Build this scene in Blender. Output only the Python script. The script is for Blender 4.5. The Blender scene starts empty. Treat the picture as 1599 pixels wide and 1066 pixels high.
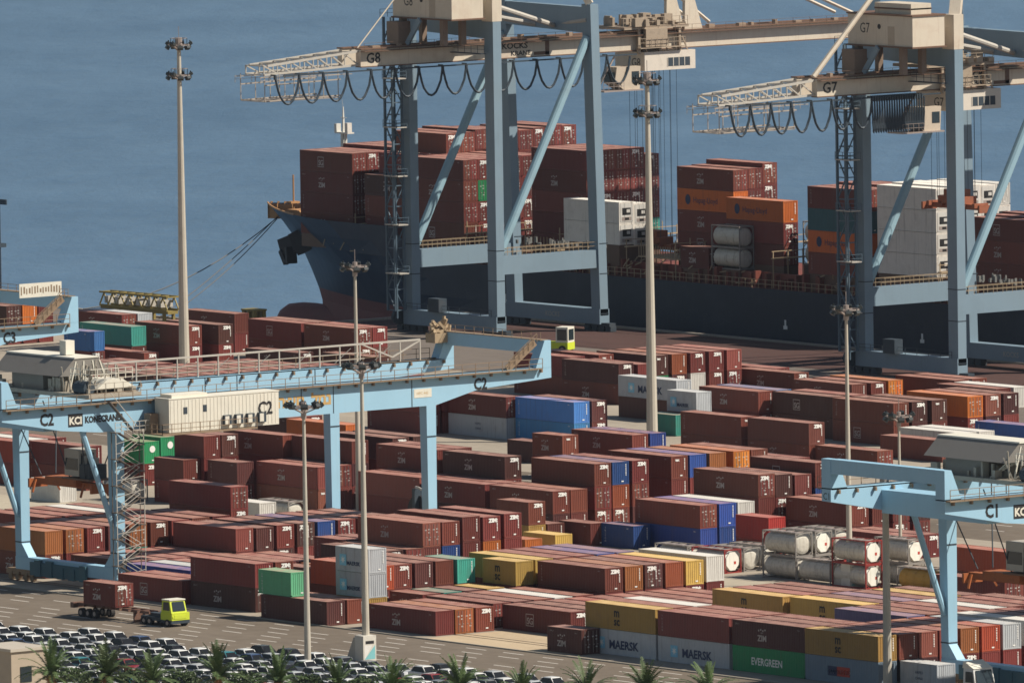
import bpy, bmesh, math, random
from math import radians, sin, cos, pi, atan2, sqrt
from mathutils import Vector, Matrix
random.seed(7)
S = bpy.context.scene
COL = S.collection
# ------------------------------------------------------------------ camera
# world axes: +X along the container bays (towards the viewer's right), +Y towards the ship, Z up, quay at z = 0
AZ, PITCH, ROLL, EYE = radians(52.90625), radians(4.70549), radians(-0.88925), Vector((1150.0, -850.0, 145.4446))
r_ = Vector((cos(AZ), sin(AZ), 0)); h_ = Vector((-sin(AZ), cos(AZ), 0)); u_ = Vector((0, 0, 1))
fw = h_ * cos(PITCH) - u_ * sin(PITCH); up0 = h_ * sin(PITCH) + u_ * cos(PITCH)
rt = r_ * cos(ROLL) + up0 * sin(ROLL); up = -r_ * sin(ROLL) + up0 * cos(ROLL)
cam = bpy.data.cameras.new('camera'); cam_o = bpy.data.objects.new('camera', cam); COL.objects.link(cam_o)
cam.sensor_width = 36.0; cam.lens = 20043.97 / 1599.0 * 36.0; cam.clip_start = 5.0; cam.clip_end = 40000.0
cam_o.matrix_world = Matrix(((rt.x, up.x, -fw.x, EYE.x), (rt.y, up.y, -fw.y, EYE.y), (rt.z, up.z, -fw.z, EYE.z), (0, 0, 0, 1)))
S.camera = cam_o
# ------------------------------------------------------------------ sky, sun, exposure
SUN_EL, SUN_AZ = radians(46), atan2(0.73, 0.683)      # SUN_AZ measured clockwise from +Y
W = bpy.data.worlds.new('World'); S.world = W; W.use_nodes = True
nt = W.node_tree; bg = nt.nodes['Background']; sky = nt.nodes.new('ShaderNodeTexSky')
sky.sky_type = 'NISHITA'; sky.sun_disc = False; sky.sun_elevation = SUN_EL; sky.sun_rotation = SUN_AZ
sky.air_density = 1.3; sky.dust_density = 0.8
nt.links.new(sky.outputs[0], bg.inputs[0]); bg.inputs[1].default_value = 0.05
sun = bpy.data.lights.new('sun', 'SUN'); sun.energy = 4.9; sun.angle = radians(0.5); sun.color = (1.0, 0.92, 0.80)
so = bpy.data.objects.new('sun', sun); COL.objects.link(so); so.location = (200, 200, 300)
sd = Vector((sin(SUN_AZ) * cos(SUN_EL), cos(SUN_AZ) * cos(SUN_EL), sin(SUN_EL)))
so.rotation_euler = (-sd).to_track_quat('-Z', 'Y').to_euler()
S.view_settings.view_transform = 'Standard'; S.view_settings.look = 'None'; S.view_settings.gamma = 1.0
S.view_settings.exposure = 0.36
S.cycles.filter_width = 1.6; S.cycles.max_bounces = 5; S.cycles.diffuse_bounces = 3; S.cycles.glossy_bounces = 3
# ------------------------------------------------------------------ materials
MATS = {}
def nodes(m): return m.node_tree.nodes, m.node_tree.links
def mat(name, col, rough=0.6, metal=0.0, var=0.12, dirt=0.25, dirtcol=(0.10, 0.075, 0.06), scale=0.6, dust=0.0, dustcol=(0.40, 0.33, 0.28), streak=0.0, spec=0.35, bump=0.0, rnd=0.0, emit=0.0):
    """painted / weathered surface: value variation per object, patchy dirt, vertical streaks, dust lying on upward faces"""
    if name in MATS: return MATS[name]
    m = bpy.data.materials.new(name); m.use_nodes = True; N, L = nodes(m); b = N['Principled BSDF']
    b.inputs['Roughness'].default_value = rough; b.inputs['Metallic'].default_value = metal
    b.inputs['Specular IOR Level'].default_value = spec
    tc = N.new('ShaderNodeTexCoord'); oi = N.new('ShaderNodeObjectInfo')
    add = N.new('ShaderNodeVectorMath'); add.operation = 'ADD'
    mul = N.new('ShaderNodeVectorMath'); mul.operation = 'SCALE'; L.new(oi.outputs['Location'], mul.inputs[0]); mul.inputs['Scale'].default_value = 0.7
    L.new(tc.outputs['Object'], add.inputs[0]); L.new(mul.outputs[0], add.inputs[1])
    n1 = N.new('ShaderNodeTexNoise'); n1.inputs['Scale'].default_value = scale; n1.inputs['Detail'].default_value = 6; n1.inputs['Roughness'].default_value = 0.65
    L.new(add.outputs[0], n1.inputs['Vector'])
    base = N.new('ShaderNodeHueSaturation'); base.inputs['Color'].default_value = (*col, 1)
    mr = N.new('ShaderNodeMapRange'); mr.inputs['To Min'].default_value = 1 - rnd; mr.inputs['To Max'].default_value = 1 + rnd
    L.new(oi.outputs['Random'], mr.inputs['Value']); L.new(mr.outputs[0], base.inputs['Value'])
    if rnd:
        mr2 = N.new('ShaderNodeMapRange'); mr2.inputs['To Min'].default_value = 0.5 - rnd * 0.01; mr2.inputs['To Max'].default_value = 0.5 + rnd * 0.06
        sn = N.new('ShaderNodeMath'); sn.operation = 'FRACT'; ml = N.new('ShaderNodeMath'); ml.operation = 'MULTIPLY'; ml.inputs[1].default_value = 7.31
        L.new(oi.outputs['Random'], ml.inputs[0]); L.new(ml.outputs[0], sn.inputs[0]); L.new(sn.outputs[0], mr2.inputs['Value']); L.new(mr2.outputs[0], base.inputs['Hue'])
    cur = base.outputs[0]
    def mix(fac, c2):
        nonlocal cur
        mx = N.new('ShaderNodeMix'); mx.data_type = 'RGBA'
        if isinstance(fac, float): mx.inputs['Factor'].default_value = fac
        else: L.new(fac, mx.inputs['Factor'])
        L.new(cur, mx.inputs['A']); mx.inputs['B'].default_value = (*c2, 1); cur = mx.outputs['Result']
    def ramp(src, lo, hi, amt):
        a = N.new('ShaderNodeMapRange'); a.inputs['From Min'].default_value = lo; a.inputs['From Max'].default_value = hi; a.inputs['To Max'].default_value = amt
        L.new(src, a.inputs['Value']); return a.outputs[0]
    if var:
        vv = N.new('ShaderNodeMix'); vv.data_type = 'RGBA'; vv.blend_type = 'MULTIPLY'; vv.inputs['Factor'].default_value = 1
        g = N.new('ShaderNodeMapRange'); g.inputs['To Min'].default_value = 1 - var * 1.6; g.inputs['To Max'].default_value = 1 + var * 1.6
        L.new(n1.outputs['Fac'], g.inputs['Value']); cb = N.new('ShaderNodeCombineColor')
        for k in range(3): L.new(g.outputs[0], cb.inputs[k])
        L.new(cur, vv.inputs['A']); L.new(cb.outputs[0], vv.inputs['B']); cur = vv.outputs['Result']
    if dirt: mix(ramp(n1.outputs['Fac'], 0.52, 0.72, dirt), dirtcol)
    if streak:
        mp = N.new('ShaderNodeMapping'); mp.inputs['Scale'].default_value = (2.2, 2.2, 0.12); L.new(add.outputs[0], mp.inputs[0])
        n2 = N.new('ShaderNodeTexNoise'); n2.inputs['Scale'].default_value = 1.6; n2.inputs['Detail'].default_value = 4; L.new(mp.outputs[0], n2.inputs['Vector'])
        mix(ramp(n2.outputs['Fac'], 0.56, 0.75, streak), dirtcol)
    if dust:
        ge = N.new('ShaderNodeNewGeometry'); sx = N.new('ShaderNodeSeparateXYZ'); L.new(ge.outputs['Normal'], sx.inputs[0])
        a = ramp(sx.outputs['Z'], 0.5, 0.95, dust); n3 = N.new('ShaderNodeTexNoise'); n3.inputs['Scale'].default_value = 0.9; n3.inputs['Detail'].default_value = 5; L.new(add.outputs[0], n3.inputs['Vector'])
        bb = N.new('ShaderNodeMath'); bb.operation = 'MULTIPLY'; L.new(a, bb.inputs[0]); L.new(ramp(n3.outputs['Fac'], 0.3, 0.7, 1.0), bb.inputs[1])
        cc = N.new('ShaderNodeMath'); cc.operation = 'MULTIPLY_ADD'; L.new(a, cc.inputs[0]); cc.inputs[1].default_value = 0.45; L.new(bb.outputs[0], cc.inputs[2])
        mix(cc.outputs[0], dustcol)
    L.new(cur, b.inputs['Base Color'])
    if bump:
        bp = N.new('ShaderNodeBump'); bp.inputs['Strength'].default_value = bump; bp.inputs['Distance'].default_value = 0.05
        L.new(n1.outputs['Fac'], bp.inputs['Height']); L.new(bp.outputs[0], b.inputs['Normal'])
    if emit: b.inputs['Emission Color'].default_value = (*col, 1); b.inputs['Emission Strength'].default_value = emit
    MATS[name] = m; return m
# ------------------------------------------------------------------ mesh builder
class MB:
    def __init__(s): s.v = []; s.f = []; s.m = []
    def quad(s, a, b, c, d, m=0):
        i = len(s.v); s.v += [tuple(a), tuple(b), tuple(c), tuple(d)]; s.f.append((i, i+1, i+2, i+3)); s.m.append(m); return s
    def hexa(s, p, m=0):        # p: 4 bottom + 4 top corners, both counter-clockwise from above
        i = len(s.v); s.v += [tuple(q) for q in p]
        for f in ((3,2,1,0),(4,5,6,7),(0,1,5,4),(1,2,6,5),(2,3,7,6),(3,0,4,7)): s.f.append(tuple(i+k for k in f)); s.m.append(m)
        return s
    def box(s, x0, x1, y0, y1, z0, z1, m=0):
        return s.hexa([(x0,y0,z0),(x1,y0,z0),(x1,y1,z0),(x0,y1,z0),(x0,y0,z1),(x1,y0,z1),(x1,y1,z1),(x0,y1,z1)], m)
    def beam(s, p, q, w, h, m=0, w2=None, h2=None):     # square section bar from p to q
        p = Vector(p); q = Vector(q); d = (q - p).normalized()
        a = d.cross(Vector((0,0,1)))
        a = Vector((1,0,0)) if a.length < 1e-3 else a.normalized()
        b = a.cross(d).normalized(); w2 = w2 or w; h2 = h2 or h
        P = [p - a*w/2 - b*h/2, p + a*w/2 - b*h/2, p + a*w/2 + b*h/2, p - a*w/2 + b*h/2]
        Q = [q - a*w2/2 - b*h2/2, q + a*w2/2 - b*h2/2, q + a*w2/2 + b*h2/2, q - a*w2/2 + b*h2/2]
        return s.hexa(P + Q, m)
    def tube(s, pts, r, n=6, m=0, r2=None):
        pts = [Vector(p) for p in pts]; rings = []
        for k, p in enumerate(pts):
            d = (pts[min(k+1, len(pts)-1)] - pts[max(k-1, 0)]).normalized()
            a = d.cross(Vector((0,0,1))); a = Vector((1,0,0)) if a.length < 1e-3 else a.normalized(); b = d.cross(a).normalized()
            rr = r if r2 is None else r + (r2 - r) * k / (len(pts) - 1)
            i = len(s.v); s.v += [tuple(p + a*rr*cos(2*pi*j/n) + b*rr*sin(2*pi*j/n)) for j in range(n)]; rings.append(i)
        for A, B in zip(rings, rings[1:]):
            for j in range(n): s.f.append((A+j, A+(j+1)%n, B+(j+1)%n, B+j)); s.m.append(m)
        s.f.append(tuple(rings[0]+j for j in reversed(range(n)))); s.m.append(m)
        s.f.append(tuple(rings[-1]+j for j in range(n))); s.m.append(m); return s
    def poly(s, pts, off, m=0):  # extrude polygon by vector off
        n = len(pts); off = Vector(off); i = len(s.v); s.v += [tuple(p) for p in pts] + [tuple(Vector(p)+off) for p in pts]
        s.f.append(tuple(i+k for k in reversed(range(n)))); s.m.append(m); s.f.append(tuple(i+n+k for k in range(n))); s.m.append(m)
        for k in range(n): s.f.append((i+k, i+(k+1)%n, i+n+(k+1)%n, i+n+k)); s.m.append(m)
        return s
    def text(s, txt, o, u, v, size, m=0, align='C', sx=1.0, bold=0.0):    # flat lettering on a surface; o is the anchor, u along the line, v up
        vs, fs, w = glyphs(txt, bold); o = Vector(o); u = Vector(u).normalized(); v = Vector(v).normalized()
        sh = -w/2 if align == 'C' else (0 if align == 'L' else -w)
        i = len(s.v); s.v += [tuple(o + u*((x+sh)*size*sx) + v*(y*size)) for x, y in vs]
        for f in fs: s.f.append(tuple(i+k for k in f)); s.m.append(m)
        return s
    def build(s, name, mats, parent=None, smooth=False):
        me = bpy.data.meshes.new(name); me.from_pydata(s.v, [], s.f)
        ms = mats if isinstance(mats, (list, tuple)) else [mats]
        for k in ms: me.materials.append(k)
        if len(ms) > 1: me.polygons.foreach_set('material_index', s.m)
        if smooth: me.polygons.foreach_set('use_smooth', [True]*len(s.f))
        bm = bmesh.new(); bm.from_mesh(me); bmesh.ops.recalc_face_normals(bm, faces=bm.faces); bm.to_mesh(me); bm.free()
        o = bpy.data.objects.new(name, me); COL.objects.link(o)
        if parent: o.parent = parent
        return o
_GL = {}
def glyphs(txt, bold=0.0):
    if (txt, bold) in _GL: return _GL[(txt, bold)]
    cu = bpy.data.curves.new('t', 'FONT'); cu.body = txt; cu.size = 1.0; cu.resolution_u = 2; cu.offset = bold
    o = bpy.data.objects.new('t', cu); COL.objects.link(o)
    dg = bpy.context.evaluated_depsgraph_get(); me = bpy.data.meshes.new_from_object(o.evaluated_get(dg))
    vs = [(v.co.x, v.co.y) for v in me.vertices]; fs = [tuple(p.vertices) for p in me.polygons]
    bpy.data.objects.remove(o); bpy.data.curves.remove(cu); bpy.data.meshes.remove(me)
    x0 = min((x for x, y in vs), default=0); x1 = max((x for x, y in vs), default=0)
    _GL[(txt, bold)] = ([(x - x0, y) for x, y in vs], fs, x1 - x0); return _GL[(txt, bold)]
def tag(o, label=None, cat=None, group=None, kind=None):
    if label: o['label'] = label
    if cat: o['category'] = cat
    if group: o['group'] = group
    if kind: o['kind'] = kind
    return o
def empty(name, loc, rz=0.0):
    o = bpy.data.objects.new(name, None); COL.objects.link(o); o.location = loc; o.rotation_euler = (0, 0, rz); o.empty_display_size = 0.5; return o
def link_copy(o, parent=None):
    c = o.copy(); COL.objects.link(c); c.parent = parent
    for ch in list(o.children): link_copy(ch, c)
    return c
# ------------------------------------------------------------------ palette
def paint(n, c, **k):
    d = dict(rough=0.55, var=0.14, dirt=0.28, scale=0.5, dust=0.52, dustcol=(0.43, 0.255, 0.20), streak=0.30, dirtcol=(0.08, 0.05, 0.045), rnd=0.30); d.update(k); return mat(n, c, **d)
PAL = {'b': paint('brown_paint', (0.150, 0.029, 0.025)), 'e': paint('faded_brick_paint', (0.195, 0.050, 0.042)), 'n': paint('rust_orange_paint', (0.27, 0.072, 0.030)), 'd': paint('dark_brown_paint', (0.080, 0.024, 0.022)), 'r': paint('red_paint', (0.33, 0.03, 0.025)),
 'o': paint('orange_paint', (0.50, 0.125, 0.025)), 'B': paint('blue_paint', (0.025, 0.075, 0.25)), 'L': paint('bright_blue_paint', (0.05, 0.20, 0.42)), 'g': paint('green_paint', (0.02, 0.24, 0.08)),
 't': paint('teal_paint', (0.05, 0.30, 0.24)), 'q': paint('dark_teal_paint', (0.035, 0.115, 0.125)), 'm': paint('mint_paint', (0.12, 0.40, 0.22)), 'y': paint('yellow_paint', (0.46, 0.27, 0.075), dustcol=(0.66, 0.47, 0.24)), 'w': paint('white_paint', (0.56, 0.54, 0.50), rnd=0.06, dustcol=(0.62, 0.58, 0.52)),
 's': paint('silver_paint', (0.40, 0.42, 0.44), rnd=0.08, dustcol=(0.52, 0.49, 0.44)), 'k': paint('slate_paint', (0.16, 0.21, 0.26), rnd=0.08), 'p': paint('violet_paint', (0.13, 0.12, 0.22)),
 'R': paint('reefer_white_paint', (0.76, 0.71, 0.64), rnd=0.05, dustcol=(0.72, 0.68, 0.60))}
WORD = {'b': 'brown', 'n': 'rusty orange', 'e': 'faded red', 'd': 'dark brown', 'r': 'red', 'o': 'orange', 'B': 'navy blue', 'L': 'bright blue', 'g': 'green', 't': 'teal', 'q': 'dark teal', 'm': 'mint green', 'y': 'yellow', 'w': 'white', 's': 'grey', 'k': 'slate blue', 'p': 'violet', 'R': 'white refrigerated', 'T': 'grey', 'U': 'grey white-ended', 'V': 'red framed', 'Y': 'yellow'}
for q_, f_ in ((1, .85), (2, 1.0), (3, 1.2)):
    PAL['b%d' % q_] = paint('brown_paint_%d' % q_, (0.150*f_, 0.029*f_, 0.025*f_), rnd=0); PAL['d%d' % q_] = paint('dark_brown_paint_%d' % q_, (0.080*f_, 0.024*f_, 0.022), rnd=0)
INK = mat('white_lettering', (0.75, 0.74, 0.70), var=0.1, dirt=0.15, rough=0.6)
INK_G = mat('faded_lettering', (0.42, 0.36, 0.33), var=0.1, dirt=0.2)
INK_N = mat('navy_lettering', (0.02, 0.035, 0.09), var=0, dirt=0.1)
INK_D = mat('dark_lettering', (0.022, 0.020, 0.020), var=0, dirt=0.1)
INK_R = mat('red_lettering', (0.45, 0.05, 0.03), var=0, dirt=0.1)
INK_S = mat('sky_blue_lettering', (0.22, 0.50, 0.66), var=0, dirt=0.1)
INK_O = mat('ochre_lettering', (0.50, 0.32, 0.12), var=0.1, dirt=0.2)
BARE = mat('galvanised_bar', (0.36, 0.30, 0.27), rough=0.5, metal=0.3)
DARK = mat('dark_recess', (0.015, 0.014, 0.014), var=0, dirt=0)
RUB = mat('tyre_rubber', (0.018, 0.017, 0.017), rough=0.8)
CW = 2.44; CH = 2.7; CLEN = {20: 6.06, 40: 12.19}
_CM = {}
def wave(a0, a1, period, d0, d1):
    """trapezoid corrugation: list of (position, depth)"""
    n = max(3, int(round((a1 - a0) / period))); p = (a1 - a0) / n; out = []
    for k in range(n): out += [(a0 + k*p, d0), (a0 + (k+0.27)*p, d0), (a0 + (k+0.5)*p, d1), (a0 + (k+0.77)*p, d1)]
    return out + [(a1, d0)]
def cont_mesh(code, L):
    if (code, L) in _CM: return _CM[(code, L)]
    l = CLEN[L] / 2; w = CW / 2; b = MB(); z0, z1 = 0.17, CH - 0.09
    for s in (-1, 1):
        pts = wave(-l + 0.15, l - 0.15, 0.28, 0.012, 0.05)
        for (x, d), (x2, d2) in zip(pts, pts[1:]): b.quad((x, s*(w-d), z0), (x2, s*(w-d2), z0), (x2, s*(w-d2), z1), (x, s*(w-d), z1))
        pts = wave(-w + 0.12, w - 0.12, 0.27, 0.012, 0.05)
        for (y, d), (y2, d2) in zip(pts, pts[1:]): b.quad((s*(l-d), y, z0), (s*(l-d2), y2, z0), (s*(l-d2), y2, z1), (s*(l-d), y, z1))
        b.box(-l, l, s*w - (0.08 if s > 0 else 0), s*w + (0 if s > 0 else 0.08), 0.03, 0.17); b.box(-l+0.15, l-0.15, s*w - (0.06 if s > 0 else 0), s*w + (0 if s > 0 else 0.06), CH-0.09, CH-0.015)
        b.box(s*l - (0.09 if s > 0 else 0), s*l + (0 if s > 0 else 0.09), -w+0.08, w-0.08, 0.03, 0.17); b.box(s*l - (0.10 if s > 0 else 0), s*l + (0 if s > 0 else 0.10), -w+0.15, w-0.15, CH-0.12, CH-0.012)
        for t in (-1, 1):
            b.box(min(s*l, s*(l-0.15)), max(s*l, s*(l-0.15)), min(t*w, t*(w-0.15)), max(t*w, t*(w-0.15)), 0.0, CH)
    pts = wave(-l + 0.10, l - 0.10, 0.42, 0.03, 0.055)
    for (x, d), (x2, d2) in zip(pts, pts[1:]): b.quad((x, -w+0.06, CH-d), (x2, -w+0.06, CH-d2), (x2, w-0.06, CH-d2), (x, w-0.06, CH-d))
    b.box(-l+0.09, l-0.09, -w+0.08, w-0.08, 0.1, 0.16)
    o = b.build('shipping_container', PAL[code]); _CM[(code, L)] = o.data; bpy.data.objects.remove(o); return _CM[(code, L)]
def get_mesh(key, fn):
    if key not in _CM:
        o = fn(); _CM[key] = o.data; bpy.data.objects.remove(o)
    return _CM[key]
def child(name, me, parent, loc=(0, 0, 0)):
    o = bpy.data.objects.new(name, me); COL.objects.link(o); o.parent = parent; o.location = loc; return o
def door_mesh(code):
    def f():
        b = MB(); w = 0.53
        b.box(-0.03, 0.02, -w, w, 0.2, CH-0.14)
        for y in (-0.26, 0.22): b.tube([(0.05, y, 0.22), (0.05, y, CH-0.16)], 0.025, 5, 1); b.box(0.03, 0.07, y-0.02, y+0.2, 1.05, 1.12, 1)
        for y, z in ((-0.36, 1.85), (0.1, 1.9), (0.1, 1.55), (0.12, 0.75)): b.quad((0.023, y, z), (0.023, y+0.2, z), (0.023, y+0.2, z+0.13), (0.023, y, z+0.13), 2)
        return b.build('door', [PAL[code], BARE, INK])
    return get_mesh(('door', code), f)
def digits(b, x, y, z0, z1, u, m=0, w=0.10, seed=1):
    r = random.Random(seed); z = z1; u = Vector(u)
    while z > z0:
        h = 0.10 + 0.05*r.random(); o = Vector((x, y, z)); b.quad(o, o+u*w, o+u*w+Vector((0,0,h)), o+Vector((0,0,h)), m); z -= h + 0.05 + (0.12 if r.random() < 0.2 else 0)
def side_marks(code, L, var):
    """lettering on the long sides"""
    def f():
        b = MB(); l = CLEN[L]/2; y = -CW/2 - 0.008; U = (1, 0, 0); V = (0, 0, 1)
        for s in (1, -1):
            U = (s, 0, 0); yy = y * s
            at = lambda x, z: (s*x, yy, z)
            if var == 'zim':
                x = -l*0.18
                b.text('ZIM', at(x, 0.72), U, V, 0.86, 0, sx=1.05, bold=0.035)
                for i in range(4): b.quad(at(x-0.62+0.36*i, 1.72+0.1*(i%2)), at(x-0.42+0.36*i, 1.72+0.1*(i%2)), at(x-0.42+0.36*i, 1.9+0.1*(i%2)), at(x-0.62+0.36*i, 1.9+0.1*(i%2)), 0)
                b.text('zim', at(x, 1.5), U, V, 0.28, 0)
                b.text('ZIMU 7', at(-l+0.5, 2.2), U, V, 0.22, 0, 'L'); b.text('42G1', at(l-1.2, 2.2), U, V, 0.2, 0, 'L')
            elif var == 'box':
                x = -l*0.2
                for a in ((x-0.7, x+0.7, 1.88, 1.96), (x-0.7, x+0.7, 0.62, 0.7), (x-0.7, x-0.62, 0.7, 1.88), (x+0.62, x+0.7, 0.7, 1.88)): b.quad(at(a[0], a[2]), at(a[1], a[2]), at(a[1], a[3]), at(a[0], a[3]), 0)
                b.text('S', at(x-0.3, 0.85), U, V, 1.0, 0, bold=0.02); b.text('G', at(x+0.22, 0.85), U, V, 1.0, 0, bold=0.02)
            elif var == 'strip':
                for i, ch in enumerate('TRITON'): b.text(ch, at(-l+0.75, 2.05-0.3*i), U, V, 0.32, 0)
                b.text('4300', at(l-1.3, 2.25), U, V, 0.2, 0, 'L')
            elif var == 'maersk':
                x = -l*0.55
                b.quad(at(x-0.62, 0.62), at(x+0.62, 0.62), at(x+0.62, 1.86), at(x-0.62, 1.86), 1)
                c = [at(x + (0.5 if k % 2 == 0 else 0.17)*sin(pi*k/7), 1.24 + (0.5 if k % 2 == 0 else 0.17)*cos(pi*k/7)) for k in range(14)]
                cc = Vector(at(x, 1.24)) + Vector((0, -0.006*s, 0))
                for k in range(14): b.quad(cc, Vector(c[k]) + Vector((0, -0.006*s, 0)), Vector(c[(k+1) % 14]) + Vector((0, -0.006*s, 0)), cc, 0)
                b.text('MAERSK', at(-l*0.32, 0.72), U, V, 1.25 if L == 40 else 0.6, 2, 'L', sx=1.1, bold=0.03)
            elif var == 'msc':
                x = -l*0.1
                b.text('m', at(x, 1.42), U, V, 1.35, 0, sx=0.95, bold=0.025); b.text('sc', at(x, 0.5), U, V, 1.3, 0, sx=0.95, bold=0.025)
            elif var == 'evergreen':
                b.text('EVERGREEN', at(-l*0.05, 0.85), U, V, 1.08, 0, sx=0.92, bold=0.02)
            elif var == 'hsud':
                b.quad(at(-l*0.38, 0.75), at(-l*0.13, 0.75), at(-l*0.13, 1.75), at(-l*0.38, 1.75), 2)
                b.quad(at(-l*0.13, 0.75), at(l*0.22, 0.75), at(l*0.22, 1.75), at(-l*0.13, 1.75), 3)
                b.text('HAM', at(-l*0.255, 0.98), U, V, 0.66, 0, sx=0.9); b.text('BURG S\u00dcD', at(l*0.045, 0.98), U, V, 0.62, 0, sx=0.78)
            elif var == 'hapag':
                x = -l*0.62
                b.text('\u25cf', at(x, 0.9), U, V, 1.5, 2) if False else b.poly([at(x + 0.55*cos(2*pi*k/14), 1.35 + 0.65*sin(2*pi*k/14)) for k in range(14)], (0, 0.004, 0), 2)
                b.text('Hapag-Lloyd', at(-l*0.42, 1.0), U, V, 1.0, 2, 'L', sx=1.05)
            elif var == 'plain':
                b.text('HAMU', at(l*0.02, 1.55), U, V, 0.45, 2); b.text('CHINA', at(l*0.02, 0.95), U, V, 0.4, 2)
            elif var == 'ones':
                for i, ch in enumerate('CHINASHG'): b.text(ch, at(-l+0.7, 2.1-0.26*i), U, V, 0.3, 0)
        return b.build('side_lettering', [INK if code in 'gorynBtmGL' and code != 'y' else (INK_D if code == 'y' else INK_G if code[0] in 'bde' else INK), INK_S, INK_N, INK_R])
    return get_mesh(('side', code, L, var), f)
def end_marks(code, var):
    def f():
        b = MB(); x = 0.012
        if var == 'zim': b.text('ZIM', (x, 0.12, 2.06), (0, 1, 0), (0, 0, 1), 0.56, 0, sx=1.15, bold=0.07)
        if var == 'tex': b.text('tex', (x, -0.3, 2.1), (0, 1, 0), (0, 0, 1), 0.42, 0, bold=0.05)
        if var == 'disc': b.poly([(x, 0.2 + 0.42*cos(2*pi*k/14), 1.75 + 0.42*sin(2*pi*k/14)) for k in range(14)], (0.004, 0, 0), 0)
        if var in ('zim', 'num', 'tex'): digits(b, x, 0.72, 0.9, 2.25, (0, 1, 0), 0, 0.11, seed=len(var)+3)
        b.quad((x, 0.1, 0.32), (x, 0.42, 0.32), (x, 0.42, 0.46), (x, 0.1, 0.46), 0)
        return b.build('end_lettering', [INK])
    return get_mesh(('end', code, var), f)
def reefer_unit_mesh():
    def f():
        b = MB(); b.box(-0.02, 0.05, -1.05, 1.05, 0.2, 2.5, 0); b.box(0.0, 0.062, -0.72, 0.72, 1.05, 1.95, 1); b.box(0.0, 0.09, 0.0, 0.55, 1.35, 1.75, 0)
        b.tube([(0.02, -0.35, 1.5), (0.10, -0.35, 1.5)], 0.33, 10, 1); b.box(0.0, 0.07, -0.8, 0.8, 0.35, 0.8, 2); b.box(0, 0.075, -0.3, 0.4, 0.42, 0.72, 1)
        return b.build('cooling_unit', [PAL['w'], DARK, BARE])
    return get_mesh('reefer', f)
TANKW = mat('tank_steel', (0.55, 0.52, 0.45), rough=0.45, metal=0.0, dirt=0.5, streak=0.5, dirtcol=(0.16, 0.13, 0.10), scale=1.2)
TANKWH = mat('tank_white', (0.80, 0.78, 0.70), rough=0.5, dirt=0.4, streak=0.4, dirtcol=(0.3, 0.25, 0.18))
TFR = mat('tank_frame_grey', (0.24, 0.22, 0.20), dirt=0.4); TFRR = mat('tank_frame_red', (0.26, 0.03, 0.025), dirt=0.3)
def tank_meshes(code):
    l = CLEN[20]/2; w = CW/2
    def frame():
        b = MB()
        for x in (-l, l-0.13):
            for y in (-w, w-0.13): b.box(x, x+0.13, y, y+0.13, 0, CH)
            b.box(x, x+0.13, -w+0.13, w-0.13, 0, 0.14); b.box(x, x+0.13, -w+0.13, w-0.13, CH-0.14, CH)
            for y in (-w, w-0.13):
                for z in (0.5, CH-0.5):
                    s = 1 if y < 0 else -1; zz = -0.45 if z < 1 else 0.45
                    b.beam((x+0.06, y+0.06+s*0.02, z), (x+0.06, y+0.06+s*0.5, z+zz*0.85), 0.07, 0.07)
        for y in (-w, w-0.12): b.box(-l+0.13, l-0.13, y, y+0.12, 0, 0.14); b.box(-l+0.13, l-0.13, y, y+0.1, CH-0.1, CH)
        return b.build('frame', [TFRR if code == 'V' else TFR])
    def tank():
        b = MB(); n = 20; R = 1.12; zc = CH/2
        xs = [(-l+0.16, 0.35), (-l+0.2, 0.72), (-l+0.32, 1.0), (-l+0.5, 1.0)] + [(-l+0.5+(2*l-1.0)*k/4, 1.0) for k in range(1, 5)] + [(l-0.32, 1.0), (l-0.2, 0.72), (l-0.16, 0.35)]
        rings = []
        for x, f in xs:
            i = len(b.v); b.v += [(x, R*f*cos(2*pi*k/n), zc+R*f*sin(2*pi*k/n)) for k in range(n)]; rings.append(i)
        for A, B in zip(rings, rings[1:]):
            for k in range(n): b.f.append((A+k, A+(k+1)%n, B+(k+1)%n, B+k)); b.m.append(1 if (code in 'UV' and A >= rings[-4]) else 0)
        b.f.append(tuple(rings[0]+k for k in range(n))); b.m.append(0); b.f.append(tuple(rings[-1]+k for k in range(n))); b.m.append(1 if code in 'UV' else 0)
        if code in 'UV': b.poly([(l-0.13, (0.93 if k % 2 == 0 else 0.93)*1.0*(1 if abs(c_) < .6 or 1 else 1)*c_, zc + 1.12*s_) for k, (c_, s_) in enumerate([(cos(a)*1.02, sin(a)) for a in [pi/8*(2*q+1) for q in range(8)]])], (0.05, 0, 0), 1)
        for k in (1, 2, 3):
            x = -l + 2*l*k/4; b.tube([(x-0.04, 0, zc), (x+0.04, 0, zc)], R+0.03, n)
        if code in 'UV': b.quad((l-0.07, 0.2, zc-0.35), (l-0.07, 0.5, zc-0.35), (l-0.07, 0.5, zc-0.02), (l-0.07, 0.2, zc-0.02), 2)
        return b.build('tank', [mat('tank_yellow', (0.5, 0.28, 0.05), dirt=0.3) if code == 'Y' else TANKW, TANKWH, INK_R], smooth=False)
    def walk():
        b = MB(); b.box(-l+0.4, l-0.4, -0.55, 0.0, CH-0.09, CH-0.03); b.box(-0.4, 0.4, 0.05, 0.6, CH-0.14, CH-0.02)
        for x in (-1.6, 0, 1.6): b.box(x-0.05, x+0.05, -w+0.1, w-0.1, CH-0.12, CH-0.04)
        return b.build('walkway', [BARE])
    return get_mesh(('tf', code), frame), get_mesh(('tt', code), tank), get_mesh('tw', walk)
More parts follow.
